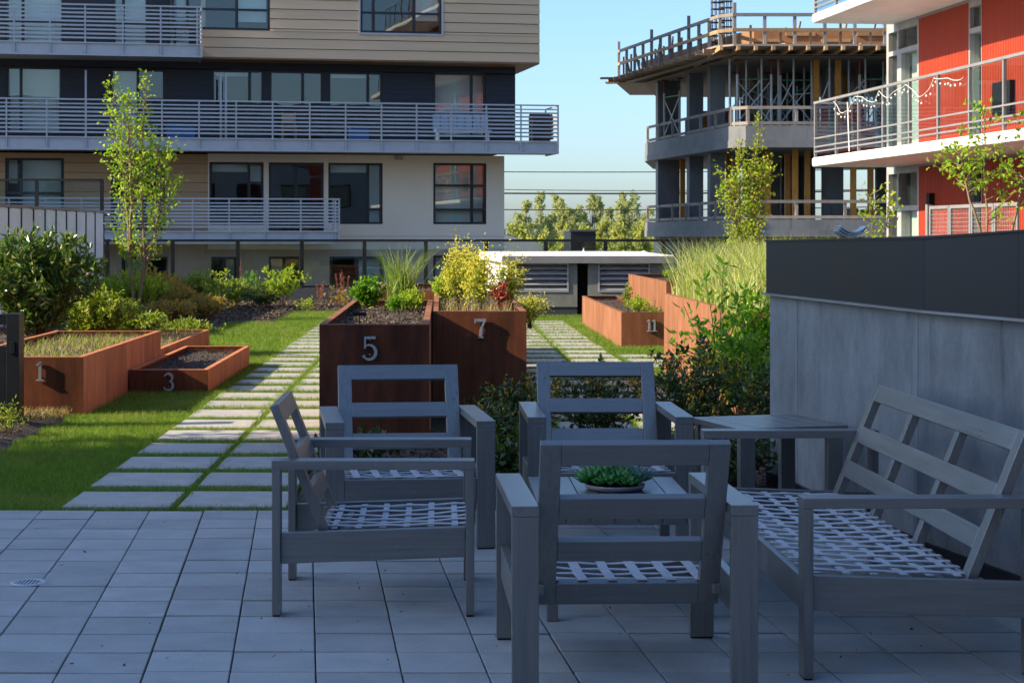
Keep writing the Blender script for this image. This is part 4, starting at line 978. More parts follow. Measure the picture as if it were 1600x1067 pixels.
# site clutter inside and on the unfinished floors
rs = random.Random(5)
for k in range(26):
    Y_ = rs.uniform(60, 66.5); x_ = cpx(rs.uniform(1140, 1390), Y_); MB().tube([(x_, Y_, 4.651), (x_, Y_, 7.38)], .035, 5).build('shore_tube', rs.choice([M['steel'], M['redsteel'], M['rebar']]), cb)
for k in range(10):
    Y_ = rs.uniform(60, 66); x_ = cpx(rs.uniform(1150, 1380), Y_); z_ = rs.choice([5.4, 6.1, 6.8]); MB().beam((x_, Y_, z_), (x_ + rs.uniform(1, 2.2), Y_, z_ + rs.choice([0, 0, .8, -.8])), .045, .045).build('ledger', rs.choice([M['steel'], bpy.data.materials['green_tube']]), cb)
for k in range(7):
    Y_ = rs.uniform(58.5, 65); x_ = cpx(rs.uniform(1150, 1370), Y_); box('timber_bundle', M['timber'], cb, x_, x_ + rs.uniform(.6, 1.6), Y_, Y_ + .5, 4.651, 4.651 + rs.uniform(.25, .7))
    x_ = cpx(rs.uniform(1100, 1370), Y_); box('timber_bundle', rs.choice([M['timber'], M['ply'], M['greytimber']]), cb, x_, x_ + rs.uniform(.4, 1.2), Y_, Y_ + .5, 1.781, 1.781 + rs.uniform(.3, .9))
for k, (x, y) in enumerate(along(edge, .47)):
    if k % 2: box('toe_stud', M['timber'], cb, x + .02, x + .09, y + .1, y + .17, 7.621, 7.621 + rs.uniform(.35, .75))
    if k % 5 == 2: MB().beam((x + .1, y - .02, 7.66), (x + rs.uniform(.6, 1.4), y + rs.uniform(.2, .9), 7.70), .2, .04).build('loose_plank', rs.choice([M['timber'], M['greytimber'], M['ply']]), cb)
for k in range(9):
    x_ = 10.4 + 1.15 * k; MB().beam((x_, 56.22, 8.10), (x_ + .12, 57.3, 7.63), .09, .05).build('brace', M['timber'], cb); box('waler', M['timber'], cb, x_ - .45, x_ + .5, 56.12, 56.175, 7.82 + .2 * (k % 2), 7.92 + .2 * (k % 2))

fx2 = [1140, 1166, 1190, 1216, 1240, 1268, 1296, 1326, 1352, 1380]
for k, px in enumerate(fx2):
    Y_ = 57.1 + .5 * (k % 2); x_ = cpx(px, Y_); MB().tube([(x_, Y_, 4.651), (x_, Y_, 7.385)], .032, 5).build('shore_tube', M['steel'], cb)
    if k: MB().beam((xp_, yp_, 5.2 + .5 * (k % 3)), (x_, Y_, 6.7 - .4 * (k % 2)), .028, .028).build('cross_brace', M['steel'], cb)
    xp_, yp_ = x_, Y_
for k in range(16):
    px = 1000 + 24 * k; Y_ = 64 - .55 * k if k < 14 else 56.6; x_ = cpx(px, Y_); h_ = rs.uniform(.5, 1.3)
    MB().beam((x_, Y_, 7.62), (x_ + rs.uniform(-.25, .25), Y_ + rs.uniform(-.3, .5), 7.62 + h_), .07, .05).build('stray_timber', rs.choice([M['timber'], M['greytimber']]), cb)

# ------------------------------------------------------------------ red apartment building on the right
ANG = math.atan2(-10.1, 1.08)       # the facade runs towards the camera, slightly to the right
rd = empty('red_apartment_building', (9.65, 36.8, 0), ANG, 'red ribbed-metal apartment building with white balcony slabs at the right', 'building')
# local x runs along the facade towards the camera, local y points into the building, z up
def wallrun(nm, mat, x0, x1, z0, z1, y0=0., y1=.2): return box(nm, mat, rd, x0, x1, y0, y1, z0, z1)
def ribs(nm, x0, x1, z0, z1):
    mb = MB(); p = .07; n = int((x1 - x0) / p); vs = []; fs = []
    prof = [(x0, -.0)]
    for i in range(n): a = x0 + (x1 - x0) * i / n; w = (x1 - x0) / n; prof += [(a + w * .2, 0), (a + w * .3, -.022), (a + w * .75, -.022), (a + w * .85, 0)]
    prof.append((x1, 0))
    for x, y in prof: vs += [(x, y - .001, z0), (x, y - .001, z1)]
    for i in range(len(prof) - 1): fs.append((2 * i, 2 * i + 2, 2 * i + 3, 2 * i + 1))
    mb.add(vs, fs); o = mb.build(nm, M['red'], rd); return o
LV = [(.0, 2.98), (3.3, 6.0), (6.35, 9.1), (9.42, 12.1), (12.42, 15.1)]
XE = 20.0
bays = []      # (kind, x0, x1)
x = -.68; pat = [('door', 1.86), ('red', 2.48), ('win', .62), ('red', 2.4), ('door', 1.9), ('red', 2.6), ('win', 1.2), ('red', 2.6), ('door', 1.9), ('red', 2.5)]
for k, w in pat: bays.append((k, x, x + w)); x += w
XE = x
for li, (z0, z1) in enumerate(LV):
    for k, a, b in bays:
        if k == 'red':
            wallrun('wall', M['red'], a, b, z0, z1, .001, .2); o = ribs('ribbed_panel', a + .002, b - .002, z0, z1)
        else:
            w = .12 if k == 'door' else .05; zt = z1
            f = MB().box(a, a + w, .0, .2, z0, zt).box(b - w, b, 0, .2, z0, zt).box(a + w, b - w, 0, .2, zt - .1, zt).box(a + w, b - w, 0, .2, z0 + 2.1, z0 + 2.2).box(a + w, b - w, 0, .2, z0, z0 + .08)
            if k == 'door': f.box(a + .62, a + .86, 0, .2, z0 + .08, z0 + 2.1).box(a + .62, a + .70, 0, .2, z0 + 2.2, zt - .1)
            fo_ = f.build('door' if k == 'door' else 'window', M['greyframe'], rd)
            segs_ = [(a + w, a + .62), (a + .86, b - w)] if k == 'door' else [(a + w, b - w)]
            for s0, s1 in segs_:
                box('pane', M['winglass'], fo_, s0, s1, .09, .1, z0 + .08, z0 + 2.1); box('transom_pane', M['winglass'], fo_, s0, s1, .09, .1, z0 + 2.2, zt - .1)
            box('blind', M['blind'], fo_, segs_[-1][0] + .03, segs_[-1][1] - .03, .22, .24, z0 + .1, z0 + 2.1)
for z in (2.981, 6.001, 9.101, 12.101, 15.101): box('floor_band', M['greyframe'], rd, -.68, XE, .001, .2, z, z + .31)
rm = MB().box(-.5, XE, 3, 3.1, -.05, 15.4)
for z in (-.04, 3.0, 6.05, 9.15, 12.15, 15.2): rm.box(-.5, XE, .21, 2.99, z, z + .2)
for k, a, b in bays: rm.box(a - .05, a + .05, .25, 2.99, .17, 2.99).box(a - .05, a + .05, .25, 2.99, 3.21, 6.04).box(a - .05, a + .05, .25, 2.99, 6.26, 9.14)
rm.build('interior', M['room'], rd)
box('end_wall', M['greyframe'], rd, -.68, -.5, .201, 9, -9, 15.4); box('lower_wall', M['greyframe'], rd, -.5, XE, .2, .4, -9, -.05); box('end_wall', M['red'], rd, XE - .1, XE + .1, .201, 9, -9, 15.4)
# balcony slabs with rounded white edges, rails
def slab(z):
    o = MB().box(-.2, XE - .3, -1.82, -.001, z, z + .20).build('balcony', M['white'], rd, .05); return o
for li, z in enumerate((3.02, 6.05, 9.1, 12.1)):
    sl = slab(z); zt = z + .20; n = 20; L_ = (XE - .6) / n; xs = [-.1 + 1.33 * i for i in range(int((XE - .5) / 1.33))]
    for x in xs: box('balcony_post', M['railgrey'], sl, x - .025, x + .025, -1.79, -1.74, zt + .001, zt + 1.12)
    box('top_rail', M['railgrey'], sl, xs[0] - .03, xs[-1] + .03, -1.80, -1.73, zt + 1.121, zt + 1.17)
    for zz in (.10, .20, .38): MB().box(xs[0], xs[-1], -1.80, -1.791, zt + zz, zt + zz + .03).build('rail', M['railgrey'], sl)
    for a, b in zip(xs, xs[1:]): box('glass_pane', M['glass'], sl, a + .03, b - .03, -1.768, -1.758, zt + .06, zt + 1.1)
    e = MB().box(xs[0] - .03, xs[0] + .03, -1.729, -.1, zt + 1.121, zt + 1.17)
    e.build('end_rail', M['grey_rail'], sl); box('glass_pane', M['glass'], sl, xs[0] - .006, xs[0] + .006, -1.72, -.1, zt + .06, zt + 1.1)
lamp = MB().box(1.9, 2.06, -.14, -.026, 2.18, 2.42).build('wall_lamp', M['blackmetal'], rd)
box('balcony_vent', M['blackmetal'], rd, 5.0, 5.75, -.12, -.026, 3.75, 4.35)
# gate of mesh panels in front of the ground floor
def rdw(x, y, z): c, s = math.cos(ANG), math.sin(ANG); return (9.65 + x * c - y * s, 36.8 + x * s + y * c, z)
gt2 = empty('mesh_gate', rdw(4.2, -1.0, 0), ANG, 'grey framed wire mesh gate before the red ground floor', 'gate')
box('post', M['railgrey'], gt2, -.05, .05, -.05, .05, -.05, 2.15)
for i in range(4):
    a = .06 + .95 * i
    MB().box(a, a + .06, -.02, .02, .1, 2.12).box(a + .87, a + .93, -.02, .02, .1, 2.12).box(a + .06, a + .87, -.02, .02, 2.06, 2.12).box(a + .06, a + .87, -.02, .02, .1, .16).build('frame', M['railgrey'], gt2)
    ms = MB()
    for k in range(1, 12): ms.box(a + .06 + .0675 * k - .004, a + .06 + .0675 * k + .004, -.004, .004, .16, 2.06)
    for k in range(1, 25): ms.box(a + .06, a + .87, -.010, -.005, .16 + .075 * k - .004, .16 + .075 * k + .004)
    o = ms.build('wire_mesh', M['railgrey'], gt2); tag(o, kind='stuff')
# string lights on the balcony rail
sl_ = empty('string_lights', rdw(0, -1.7, 3.22), ANG, 'white string lights draped along the red building balcony rail', 'string lights')
pts = []; bl_ = MB()
for i in range(121):
    u = i / 120 * 6.5; ph = (u / 1.33) % 1; z = 1.08 - .28 * (1 - (2 * ph - 1) ** 2) * (.6 + .4 * math.sin(u * 3)); pts.append((1.2 + u, -.12 + .02 * math.sin(u * 9), z))
    if i % 3 == 1: bl_.lathe([(.0005, .022), (.017, .01), (.017, -.012), (.0005, -.026)], 6, (pts[-1][0], pts[-1][1], z - .05 - .1 * random.random()))
MB().tube(pts, .006, 4).tube([(2.0, -.1, 1.0), (2.05, -.1, .5), (2.1, -.1, .02)], .012, 4).build('wire', M['white'], sl_); o = bl_.build('bulbs', M['bulb'], sl_, 0, True); tag(o, kind='stuff')

# ------------------------------------------------------------------ unseen block added left of the picture, shaped to shade the patio
oc = empty('shading_building', (0, 0, 0), 0, 'unseen tall grey block added left of the terrace to shade the patio', 'building')
OX, OY = -31.0, 6.8
box('wall', M['occl'], oc, -36, OX, -7, OY, -9, 24); box('roof', M['roofgrey'], oc, -36.2, OX + .15, -7.2, OY + .02, 24.001, 24.3)
wme = MB().box(0, .04, -.9, .9, 0, 1.7).mesh('window'); wme.materials.append(M['frame']); pme = MB().box(.041, .05, -.8, .8, .1, 1.6).mesh('pane'); pme.materials.append(M['winglass'])
for z in (.7, 3.7, 6.7, 9.7, 12.7, 15.7, 18.7, 21.2):
    for y in np.arange(-5.3, 8, 3.1): w_ = link('window', wme, None, oc); w_.location = (OX, y, z); p_ = link('pane', pme, None, w_)

# building behind the camera, seen only in reflections
rb2 = empty('rear_building', (0, 0, 0), 0, 'white and red apartment building behind the viewpoint', 'building')
box('wall', M['occl'], rb2, -26, 22, -26, -15, -9, 11); box('roof', M['roofgrey'], rb2, -26.2, 22.2, -26.2, -14.8, 11.001, 11.3)
wme2 = MB().box(-.9, .9, 0, .04, 0, 1.8).mesh('window'); wme2.materials.append(M['frame']); pme2 = MB().box(-.8, .8, .041, .05, .1, 1.7).mesh('pane'); pme2.materials.append(M['winglass'])
for z in (.6, 3.6, 6.6):
    for k, x in enumerate(np.arange(-23, 21, 3.4)):
        w_ = link('window', wme2, None, rb2); w_.location = (x, -15, z); link('pane', pme2, None, w_)
        if x > 9 and k % 2: box('red_panel', M['red'], rb2, x + 1.0, x + 2.3, -14.999, -14.96, z - .5, z + 2.3)

# ------------------------------------------------------------------ far background
def far_tree(x, Y, top, w, n, mat, lab, grp, zb=-9, name='cottonwood_tree', cat='tree', sz=.55):
    base = Vector((x, Y, zb)); H = top - zb; tr = empty(name, base, 0, lab, cat, grp)
    k = int(w * 30); C = []; Rr = []
    mb = MB(); mb.tube([(0, 0, 0), (w * .03, 0, H * .5), (-w * .02, 0, H * .85)], [.35, .22, .08], 6)
    lobes = [(rng.uniform(-.32, .32) * w, rng.uniform(-.3, .3) * w, rng.uniform(.72, 1.0), rng.uniform(.16, .30) * w) for _ in range(5)]; lobes[0] = (0, 0, 1.0, .2 * w)
    for i in range(k):
        lx, ly, lt, lr = lobes[i % 5]; t = .16 + (lt - .16) * rng.uniform(0, 1) ** .8; f_ = (t - .16) / (lt - .16); rad = lr * math.sqrt(max(.03, 1 - (2 * f_ - .85) ** 2 / 1.35)); a = rng.uniform(0, 6.283); q = rad * math.sqrt(rng.uniform(0, 1.15))
        C.append((lx * (.4 + .6 * f_) + q * math.cos(a), ly + q * math.sin(a), H * t * .985)); Rr.append(rng.uniform(.2, .75) * w * .07 + .2)
        if i % 4 == 0: mb.tube([(lx * .3, ly * .3, H * t * .7), C[-1]], [.08, .03], 4, False)
    C = np.array(C); ii = rng.integers(0, k, n); P = C[ii] + rand_unit(n) * (np.array(Rr)[ii] * rng.uniform(.2, 1, n) ** .5)[:, None] * np.array([1, 1, 1.35])
    leaf_mesh('crown', P, rand_unit(n), sz, sz * .7, mat, tr); mb.build('trunk', M['farbark'], tr); return tr
FT = [(822, 305, 26, 'tall leafy cottonwood at the left end of the far row'), (845, 298, 34, 'tallest broad cottonwood left of the middle in the far row'), (868, 304, 30, 'olive cottonwood third from the left in the far row'), (890, 306, 30, 'cottonwood just left of the gap in the far row'),
      (912, 318, 20, 'shorter cottonwood at the gap in the far row'), (926, 303, 28, 'round-topped cottonwood right of the gap'), (951, 319, 16, 'small narrow tree between two taller cottonwoods'), (970, 314, 18, 'slim dark tree beside the tall right cottonwood'), (988, 299, 32, 'tall cottonwood near the unfinished building'), (1006, 325, 20, 'low tree partly behind the unfinished building edge'), (796, 342, 16, 'small pale tree beside the apartment block edge'), (808, 335, 18, 'small tree in front of the leftmost cottonwood')]
for px, py, wpx, lab in FT:
    Y = 230 + rng.uniform(-14, 14); far_tree((px - 690) * Y / F, Y, CAMZ + (370 - py) * Y / F, wpx * Y / F * 2.0, 6000, M['lf_far'], lab, 'cottonwoods on the skyline', sz=.38)
for k, (px, py) in enumerate(((780, 352), (815, 354), (850, 352), (885, 354), (915, 350), (945, 348), (975, 349), (1000, 352), (1030, 350), (1060, 350))):
    Y = 190 + 4 * (k % 3); far_tree((px - 690) * Y / F, Y, CAMZ + (370 - py) * Y / F, 5.5, 2600, M['lf_farhedge'], ('first', 'second', 'third', 'fourth', 'fifth', 'sixth', 'seventh', 'eighth', 'ninth', 'tenth')[k] + ' yellow-green scrub bush from the left below the far cottonwoods', 'yellow-green scrub below the skyline trees', name='scrub_bush', cat='bush', sz=.55)
# overhead cables and their poles
for k, (x, Y) in enumerate(((-14, 92), (30, 92))):
    up = empty('utility_pole', (x, Y, -9), 0, ['utility pole hidden behind the tan apartment block', 'utility pole hidden behind the red building'][k], 'utility pole')
    MB().tube([(0, 0, 0), (0, 0, 15)], [.2, .14], 10).build('pole', M['greytimber'], up); box('crossarm', M['greytimber'], up, -.06, .06, -1.0, 1.0, 14.1, 14.25)
for k, (z, r_, dy, lab) in enumerate(((5.06, .028, 0, 'topmost overhead cable crossing the sky gap'), (4.10, .022, .4, 'thin second overhead cable just above the thick one'), (3.93, .05, .2, 'thick bundled overhead cable in the sky gap'), (3.06, .032, -.2, 'lowest overhead cable crossing the far trees'), (4.5, .014, -.6, 'faint upper cable running near the topmost one') )[:4]):
    pts = [(-14 + 44 * i / 24, 92 + dy, z + .35 * (2 * i / 24 - 1) ** 2 - .10 + (.15 if k == 1 else 0) * (1 - i / 12)) for i in range(25)]
    o = MB().tube(pts, r_, 6).build('overhead_cable', M['wire']); tag(o, lab, 'cable', 'overhead cables')
# yard roofs and white covers seen through the fence glass
def P3(px, py, Y): return ((px - 690) * Y / F, Y, CAMZ + (370 - py) * Y / F)
wh = empty('warehouse', (0, 0, 0), 0, 'grey-roofed warehouse beyond the fence by the apartment block', 'building')
a, b = P3(770, 372, 120), P3(840, 372, 120)
box('wall', M['roofgrey'], wh, a[0], b[0], 120, 145, -9, .6); MB().prism([(a[0] - .3, 119.5), (b[0] + .3, 119.5), (b[0] + .3, 145), (a[0] - .3, 145)], .601, 1.0, [2.0, 1.0, 1.0, 2.0]).build('roof', M['roofgrey'], wh)
for k in range(4): x = a[0] + .4 + .75 * k; box('window', M['white'], wh, x, x + .3, 119.9, 119.99, -1.2, .4)
bbd = empty('dark_shed', (0, 0, 0), 0, 'dark flat-roofed shed standing behind the white tent', 'shed')
a, b = P3(892, 362, 112), P3(931, 362, 112); box('wall', M['blackmetal'], bbd, a[0], b[0], 112, 118, -9, a[2]); box('roof', M['darkwall'], bbd, a[0] - .1, b[0] + .1, 111.9, 118.1, a[2] + .001, a[2] + .12)
lo = empty('yard_building', (0, 0, 0), 0, 'long low roof beyond the fence carrying white vents', 'building')
a, b = P3(790, 395, 100), P3(1060, 395, 100); box('wall', M['roofgrey'], lo, a[0], b[0], 98, 110, -9, .05); box('roof', M['roofgrey'], lo, a[0] - .2, b[0] + .2, 97.8, 110.2, .051, .15)
def peak(px, w, h, lab, nm='white_tent', sharp=1.7):
    x, Y, _ = P3(px, 380, 99.5); o = empty(nm, (x, Y, .15), 0, lab, 'tent' if nm == 'white_tent' else 'roof vent')
    pr = [(w * (1 - t) ** sharp + .02, h * t) for t in np.linspace(0, 1, 9)]; MB().lathe(pr, 8).build('canopy', M['white'], o)
    if nm == 'white_tent':
        for a in range(4): MB().tube([(w * .9 * math.cos(a * 1.57 + .78), w * .9 * math.sin(a * 1.57 + .78), 0), (w * .5 * math.cos(a * 1.57 + .78), w * .5 * math.sin(a * 1.57 + .78), h * .3)], .03, 5).build('pole', M['greyframe'], o)
    else: MB().lathe([(w * .7, -.01), (w * .7, .12), (0.01, .13)], 10).build('base', M['greyframe'], o)
    return o
peak(912, .72, .75, 'white peaked tent cover on the roof beyond the fence')
peak(978, .36, .55, 'white rounded roof vent beyond the fence, left of the larger one', 'roof_vent', .55)
peak(1006, .5, .62, 'larger white roof vent beyond the fence near the unfinished building', 'roof_vent', .45)
peak(826, .2, .45, 'small white roof vent beyond the fence beside the warehouse', 'roof_vent', .5)

# ------------------------------------------------------------------ trees and plants of the terrace
def gx(px, Y): return (px - 690) * Y / F
def gz(py, Y): return CAMZ + (370 - py) * Y / F
def tree(name, label, base, stems, env, ntw, per, leaf, mat, tl, bark, r0, zlo, group=None, up=.9, jit=.04):
    """stems: lists of points; env(z, angle) = crown radius about the stem axis"""
    root = empty(name, base, 0, label, 'tree', group); mb = MB(); LP = []; LD = []
    def sample(P, t):
        s = t * (len(P) - 1); i = min(int(s), len(P) - 2); f = s - i; return np.array(P[i]) * (1 - f) + np.array(P[i + 1]) * f
    tb = MB(); bb = MB()
    for si, P in enumerate(stems):
        Q = [sample(P, t) + (rng.normal(size=3) * .012 if 0 < t < 1 else 0) for t in np.linspace(0, 1, 14)]
        tb.tube(Q, [r0 * (1 - .88 * t) + .002 for t in np.linspace(0, 1, 14)], 8, False)
        H = P[-1][2]
        for k in range(ntw):
            z = zlo + (H - zlo) * (1 - (1 - (k + rng.uniform()) / ntw) ** 1.15); t = min(1, z / H); q = sample(P, t)
            a = rng.uniform(0, 6.283); L_ = max(.06, env(z, a, si) * rng.uniform(.45, 1.05))
            d = np.array([math.cos(a), math.sin(a), up * rng.uniform(.5, 1.3)]); d /= np.linalg.norm(d); e = q + d * L_ * 1.15
            c = (q + e) / 2 + np.array([0, 0, -.06 * L_]); pts = [bez(q, c, e, u) for u in (0, .33, .66, 1)]
            bb.tube(pts, [.009 * min(1, L_ / .5) + .002, .006 * min(1, L_ / .5) + .0015, .003, .0012], 4, False)
            m = max(3, int(per * L_ / tl * rng.uniform(.7, 1.3)))
            u = rng.uniform(.25, 1.05, m)[:, None]; S = q + (e - q) * u + rng.normal(size=(m, 3)) * jit
            LP.append(S); LD.append(d * .5 + rand_unit(m) * .9 + np.array([0, 0, .05]))
    leaf_mesh('crown', np.concatenate(LP), np.concatenate(LD), leaf[0], leaf[1], mat, root)
    tb.build('trunk', bark, root, 0, True); bb.build('branches', bark, root, 0, True); return root
# vine maple in the left bed
Y = 32.0
def emap(z, a, si):
    if z > 3.7: return .24 * (4.65 - z) / .95 + .07
    if z > 3.0: return .42 - .2 * (z - 3.0) / .7
    if z > 1.7: return .70 - .16 * (z - 1.7) / 1.3
    return .40 + .30 * (z - 1.1) / .6
tree('vine_maple', 'tall slender maple with bright yellow-green leaves in the left bed', (gx(213, Y), Y, 0),
     [[(-.02, 0, -.03), (-.08, 0, .7), (-.13, .05, 1.35), (-.2, .1, 2.6), (-.36, .1, 3.6), (-.47, .1, 4.42)], [(.02, 0, -.03), (.09, 0, .7), (.16, -.05, 1.3), (.12, -.1, 2.4), (.12, 0, 3.6), (.18, 0, 4.50)], [(.10, 0, .72), (.33, .1, 1.5), (.42, .15, 2.3), (.40, .1, 3.2)], [(-.13, .05, 1.3), (-.05, -.2, 2.2), (-.12, -.1, 3.2), (-.14, -.1, 4.15)]],
     emap, 84, 11, (.078, .05), M['lf_maple'], .5, M['bark'], .033, 1.15)
# columnar hornbeam in the planter behind number 11
Y = 27.0
def ehorn(z, a, si): return (.37 if z < 1.5 else .37 * max(.16, (2.6 - z) / 1.1)) * (.7 if si == 0 else 1)
tree('columnar_tree', 'narrow upright leafy tree beside the unfinished building', (gx(1168, Y), Y, .84), [[(-.02, 0, 0), (-.12, 0, 1.0), (-.14, 0, 2.1)], [(.02, 0, 0), (.08, 0, 1.2), (.18, 0, 2.58)], [(0, .02, 0), (.12, .05, .9), (.22, .05, 1.75)], [(0, -.02, 0), (-.2, 0, .9), (-.26, .03, 1.5)]],
     ehorn, 95, 10, (.052, .034), M['lf_horn'], .3, M['bark'], .022, .05, up=1.3)
# sparse saplings by the red building
Y = 19.0
def esap(z, a, si): return .50 * (.35 + .65 * max(0, (3.3 - z) / 2.0))
tree('young_maple', 'sparse young maple with yellow leaves before the red building', (gx(1548, Y), Y, 0), [[(0, 0, 0), (-.03, 0, 1.2), (-.06, 0, 2.2), (-.05, 0, 2.95)], [(.03, 0, .8), (.25, 0, 1.8), (.5, 0, 2.6), (.62, .1, 3.25)], [(0, 0, 1.2), (-.22, 0, 1.9), (-.30, .1, 2.45)]],
     esap, 22, 16, (.07, .046), M['lf_maple'], .45, M['bark'], .018, 1.4, up=.6)
Y = 20.5
tree('sapling', 'thin sapling above the wall left of the red building door', (gx(1366, Y), Y, 0), [[(0, 0, 0), (.0, 0, 1.0), (-.04, 0, 2.05)], [(0, 0, .9), (.1, 0, 1.5), (.22, .05, 2.0)]], lambda z, a, si: .2 if si == 0 else .10, 20, 9, (.06, .042), M['lf_lime'], .25, M['bark'], .012, 1.1)
Y = 12.5
tree('young_maple', 'young maple standing left of the view beside the black gate', (-6.3, Y, 0), [[(0, 0, 0), (0, 0, 1.2), (-.05, 0, 2.3), (0, 0, 3.4)], [(0, 0, .7), (.35, .1, 1.7), (.5, .2, 2.6)], [(0, 0, .7), (-.3, -.3, 1.7), (-.4, -.4, 2.7)]], lambda z, a, si: .75, 26, 12, (.10, .07), M['lf_maple'], .5, M['bark'], .03, .7)
# laurel at the left edge
Y = 22.5
plant('laurel_shrub', 'big glossy dark green laurel shrub at the left edge', 'shrub', (gx(58, Y), Y, 0), dome_tips(70, .92, .75, 1.62, .66), (.11, .042), M['lf_laurel'], 9, 13, .24, .012, start=.25)
plant('laurel_shrub', 'lower glossy green shrub right below the slender maple', 'shrub', (gx(150, 24), 24, 0), dome_tips(36, .66, .5, .78, .6), (.075, .034), M['lf_shrub'], 8, 14, .18, .008)
# understorey of the left bed
def bush(lab, px, Y, w, h, mat, leaf=(.07, .035), n=22, name='shrub', tw=6, per=10, cat='shrub', **kw):
    return plant(name, lab, cat, (gx(px, Y), Y, 0), dome_tips(int(n * (1.4 if n > 14 else .8)), w / 2, w / 2.4, h * .95, .62), leaf, M[mat], tw, int(per * 1.3), kw.pop('tl', .16), kw.pop('sr', .006), **kw)
bush('yellow-green mounded shrub directly around the maple trunks', 212, 32.6, 1.5, .95, 'lf_lime', n=26)
bush('low green ground shrub left of the maple trunks', 178, 29.0, 1.1, .50, 'lf_shrub', n=20)
bush('orange-tinged shrub right of the maple trunks', 255, 33.5, 1.3, .80, 'lf_gold', n=24)
bush('golden low shrub between the maple and the open-stemmed bush', 290, 32.5, 1.0, .55, 'lf_gold', n=20)
bush('pale green shrub in front of the glass at the bed middle', 312, 36.0, 1.2, .85, 'lf_shrub', n=20)
bush('open twiggy bush with pale stems in the left bed', 343, 35.0, 1.2, .95, 'lf_lime', n=12, tw=4, per=7, sr=.012)
bush('small leafy green plant against the fence post', 388, 37.0, .8, .85, 'lf_bright', n=10, tw=5, per=7)
bush('upright lime green plant in the bed along the fence', 441, 37.0, 1.15, 1.0, 'lf_lime', n=13, leaf=(.10, .04), tw=6, per=9)
bush('low dark green plant beside the lime one at the fence', 405, 36.6, .8, .45, 'lf_mahonia', n=12)
bush('little orange-leaved plant at the lawn edge left of planter 5', 528, 36.6, .7, .45, 'lf_gold', n=9, tw=4, per=6)
bush('tiny yellow-green tuft at the lawn edge under the fence', 480, 36.2, .4, .22, 'lf_lime', n=7, tw=3, per=6)
bush('low yellowish groundcover at the lawn corner behind planter 3', 290, 27.5, 1.2, .16, 'lf_shrub', n=18, tw=3, per=8)
bush('small weedy plant at the foot of the black gate', 12, 13.6, .35, .22, 'lf_shrub', n=9, tw=4, per=7, leaf=(.035, .015), tl=.08, sr=.003)
bush('orange-brown low shrub behind the maple trunks', 236, 35.0, 1.6, .95, 'lf_gold', n=24)
bush('dense green shrub between milky screen and the maple', 165, 33.5, 1.2, .85, 'lf_shrub', n=22)
bush('golden green mound in front of the twiggy bush', 320, 32.0, 1.1, .45, 'lf_gold', n=18)
bush('light green groundcover mound just behind planter 1', 205, 26.5, 1.3, .40, 'lf_shrub', n=20)
bush('rusty orange tuft at the lawn corner of the left bed', 262, 30.5, 1.1, .42, 'lf_gold', n=18)
bush('small dark green shrub between the twiggy bush and the fence post', 362, 36.5, 1.0, .6, 'lf_shrub', n=14)
bush('low green plant left of the lime plant along the fence', 420, 37.6, .8, .5, 'lf_shrub', n=12)
def plumes(lab, px, Y, n, h, mat):
    root = empty('astilbe_plume', (gx(px, Y), Y, 0), 0, lab, 'flower'); mb = MB(); LP = []; LD = []
    for i in range(n):
        dx, dy = rng.normal(0, .12, 2); hh = h * rng.uniform(.75, 1.05); mb.tube([(dx * .3, dy * .3, 0), (dx, dy, hh)], [.005, .002], 4, False)
        m = 70; t = rng.uniform(.45, 1, m); LP.append(np.stack([dx * (.3 + .7 * t), dy * (.3 + .7 * t), hh * t], 1) + rng.normal(0, 1, (m, 3)) * .035 * (1.15 - t)[:, None]); LD.append(rand_unit(m) + np.array([0, 0, .5]))
    tag(leaf_mesh('flowers', np.concatenate(LP), np.concatenate(LD), .03, .015, M[mat], root), kind='stuff'); mb.build('stem', M['twig'], root)
plumes('dark pink plumes left of the maple trunks', 157, 31.0, 6, .85, 'lf_pink')
plumes('reddish plumes in the middle of the left bed', 276, 34.5, 5, .75, 'lf_pink')
plumes('thin red stalks at the lawn edge left of planter 5', 497, 36.6, 4, .6, 'lf_pink')
plumes('red plumes by the fence above planter 5', 533, 38.0, 5, .85, 'lf_pink')
plumes('single tall dead stalk at a fence post', 371, 37.0, 1, 1.15, 'lf_pink')
# plants in the planters
def stalks(name, label, x0, x1, y0, y1, z, n, h, w, lean, mat, segs=3, var=.4):
    P = np.stack([rng.uniform(x0, x1, n), rng.uniform(y0, y1, n), np.full(n, z)], 1); o = blade_mesh(name, P, h, w, lean, M[mat], None, var, segs); tag(o, label, 'grass', kind='stuff'); return o
stalks('dry_stalks', 'dry straw stalks covering planter 1', -4.22, -3.2, 15.3, 19.2, .43, 1300, .075, .006, .6, 'lf_straw')
stalks('dry_stalks', 'dry stalks in the low planter behind planter 3', -4.0, -3.28, 19.95, 23.9, .2, 1300, .10, .007, .5, 'lf_straw')
stalks('tall_reeds', 'tall dense straw-green reeds filling the planter by the wall', 2.6, 4.3, 15.0, 19.7, .84, 6500, .56, .013, .42, 'lf_reed', 4, .5)
stalks('dry_grass', 'dry grass litter at the foot of planter 1', -3.75, -3.2, 14.3, 15.15, .03, 900, .06, .005, .8, 'lf_straw')
def clump(name, label, x, y, z, n, h, w, lean, mat, r=.05, cat='ornamental grass'):
    root = empty(name, (x, y, z), 0, label, cat); P = np.stack([rng.normal(0, r, n), rng.normal(0, r, n), np.zeros(n)], 1); blade_mesh('blades', P, h, w, lean, M[mat], root, .35, 4); return root
clump('fountain_grass', 'tuft of tall green grass at the back of planter 5', -.385, 16.9, .84, 230, .56, .012, .42, 'lf_fount', .055)
clump('leek_plant', 'single pale leek-like plant left of the tall grass tuft', -.50, 16.6, .84, 9, .36, .014, .5, 'lf_fount', .012, 'plant')
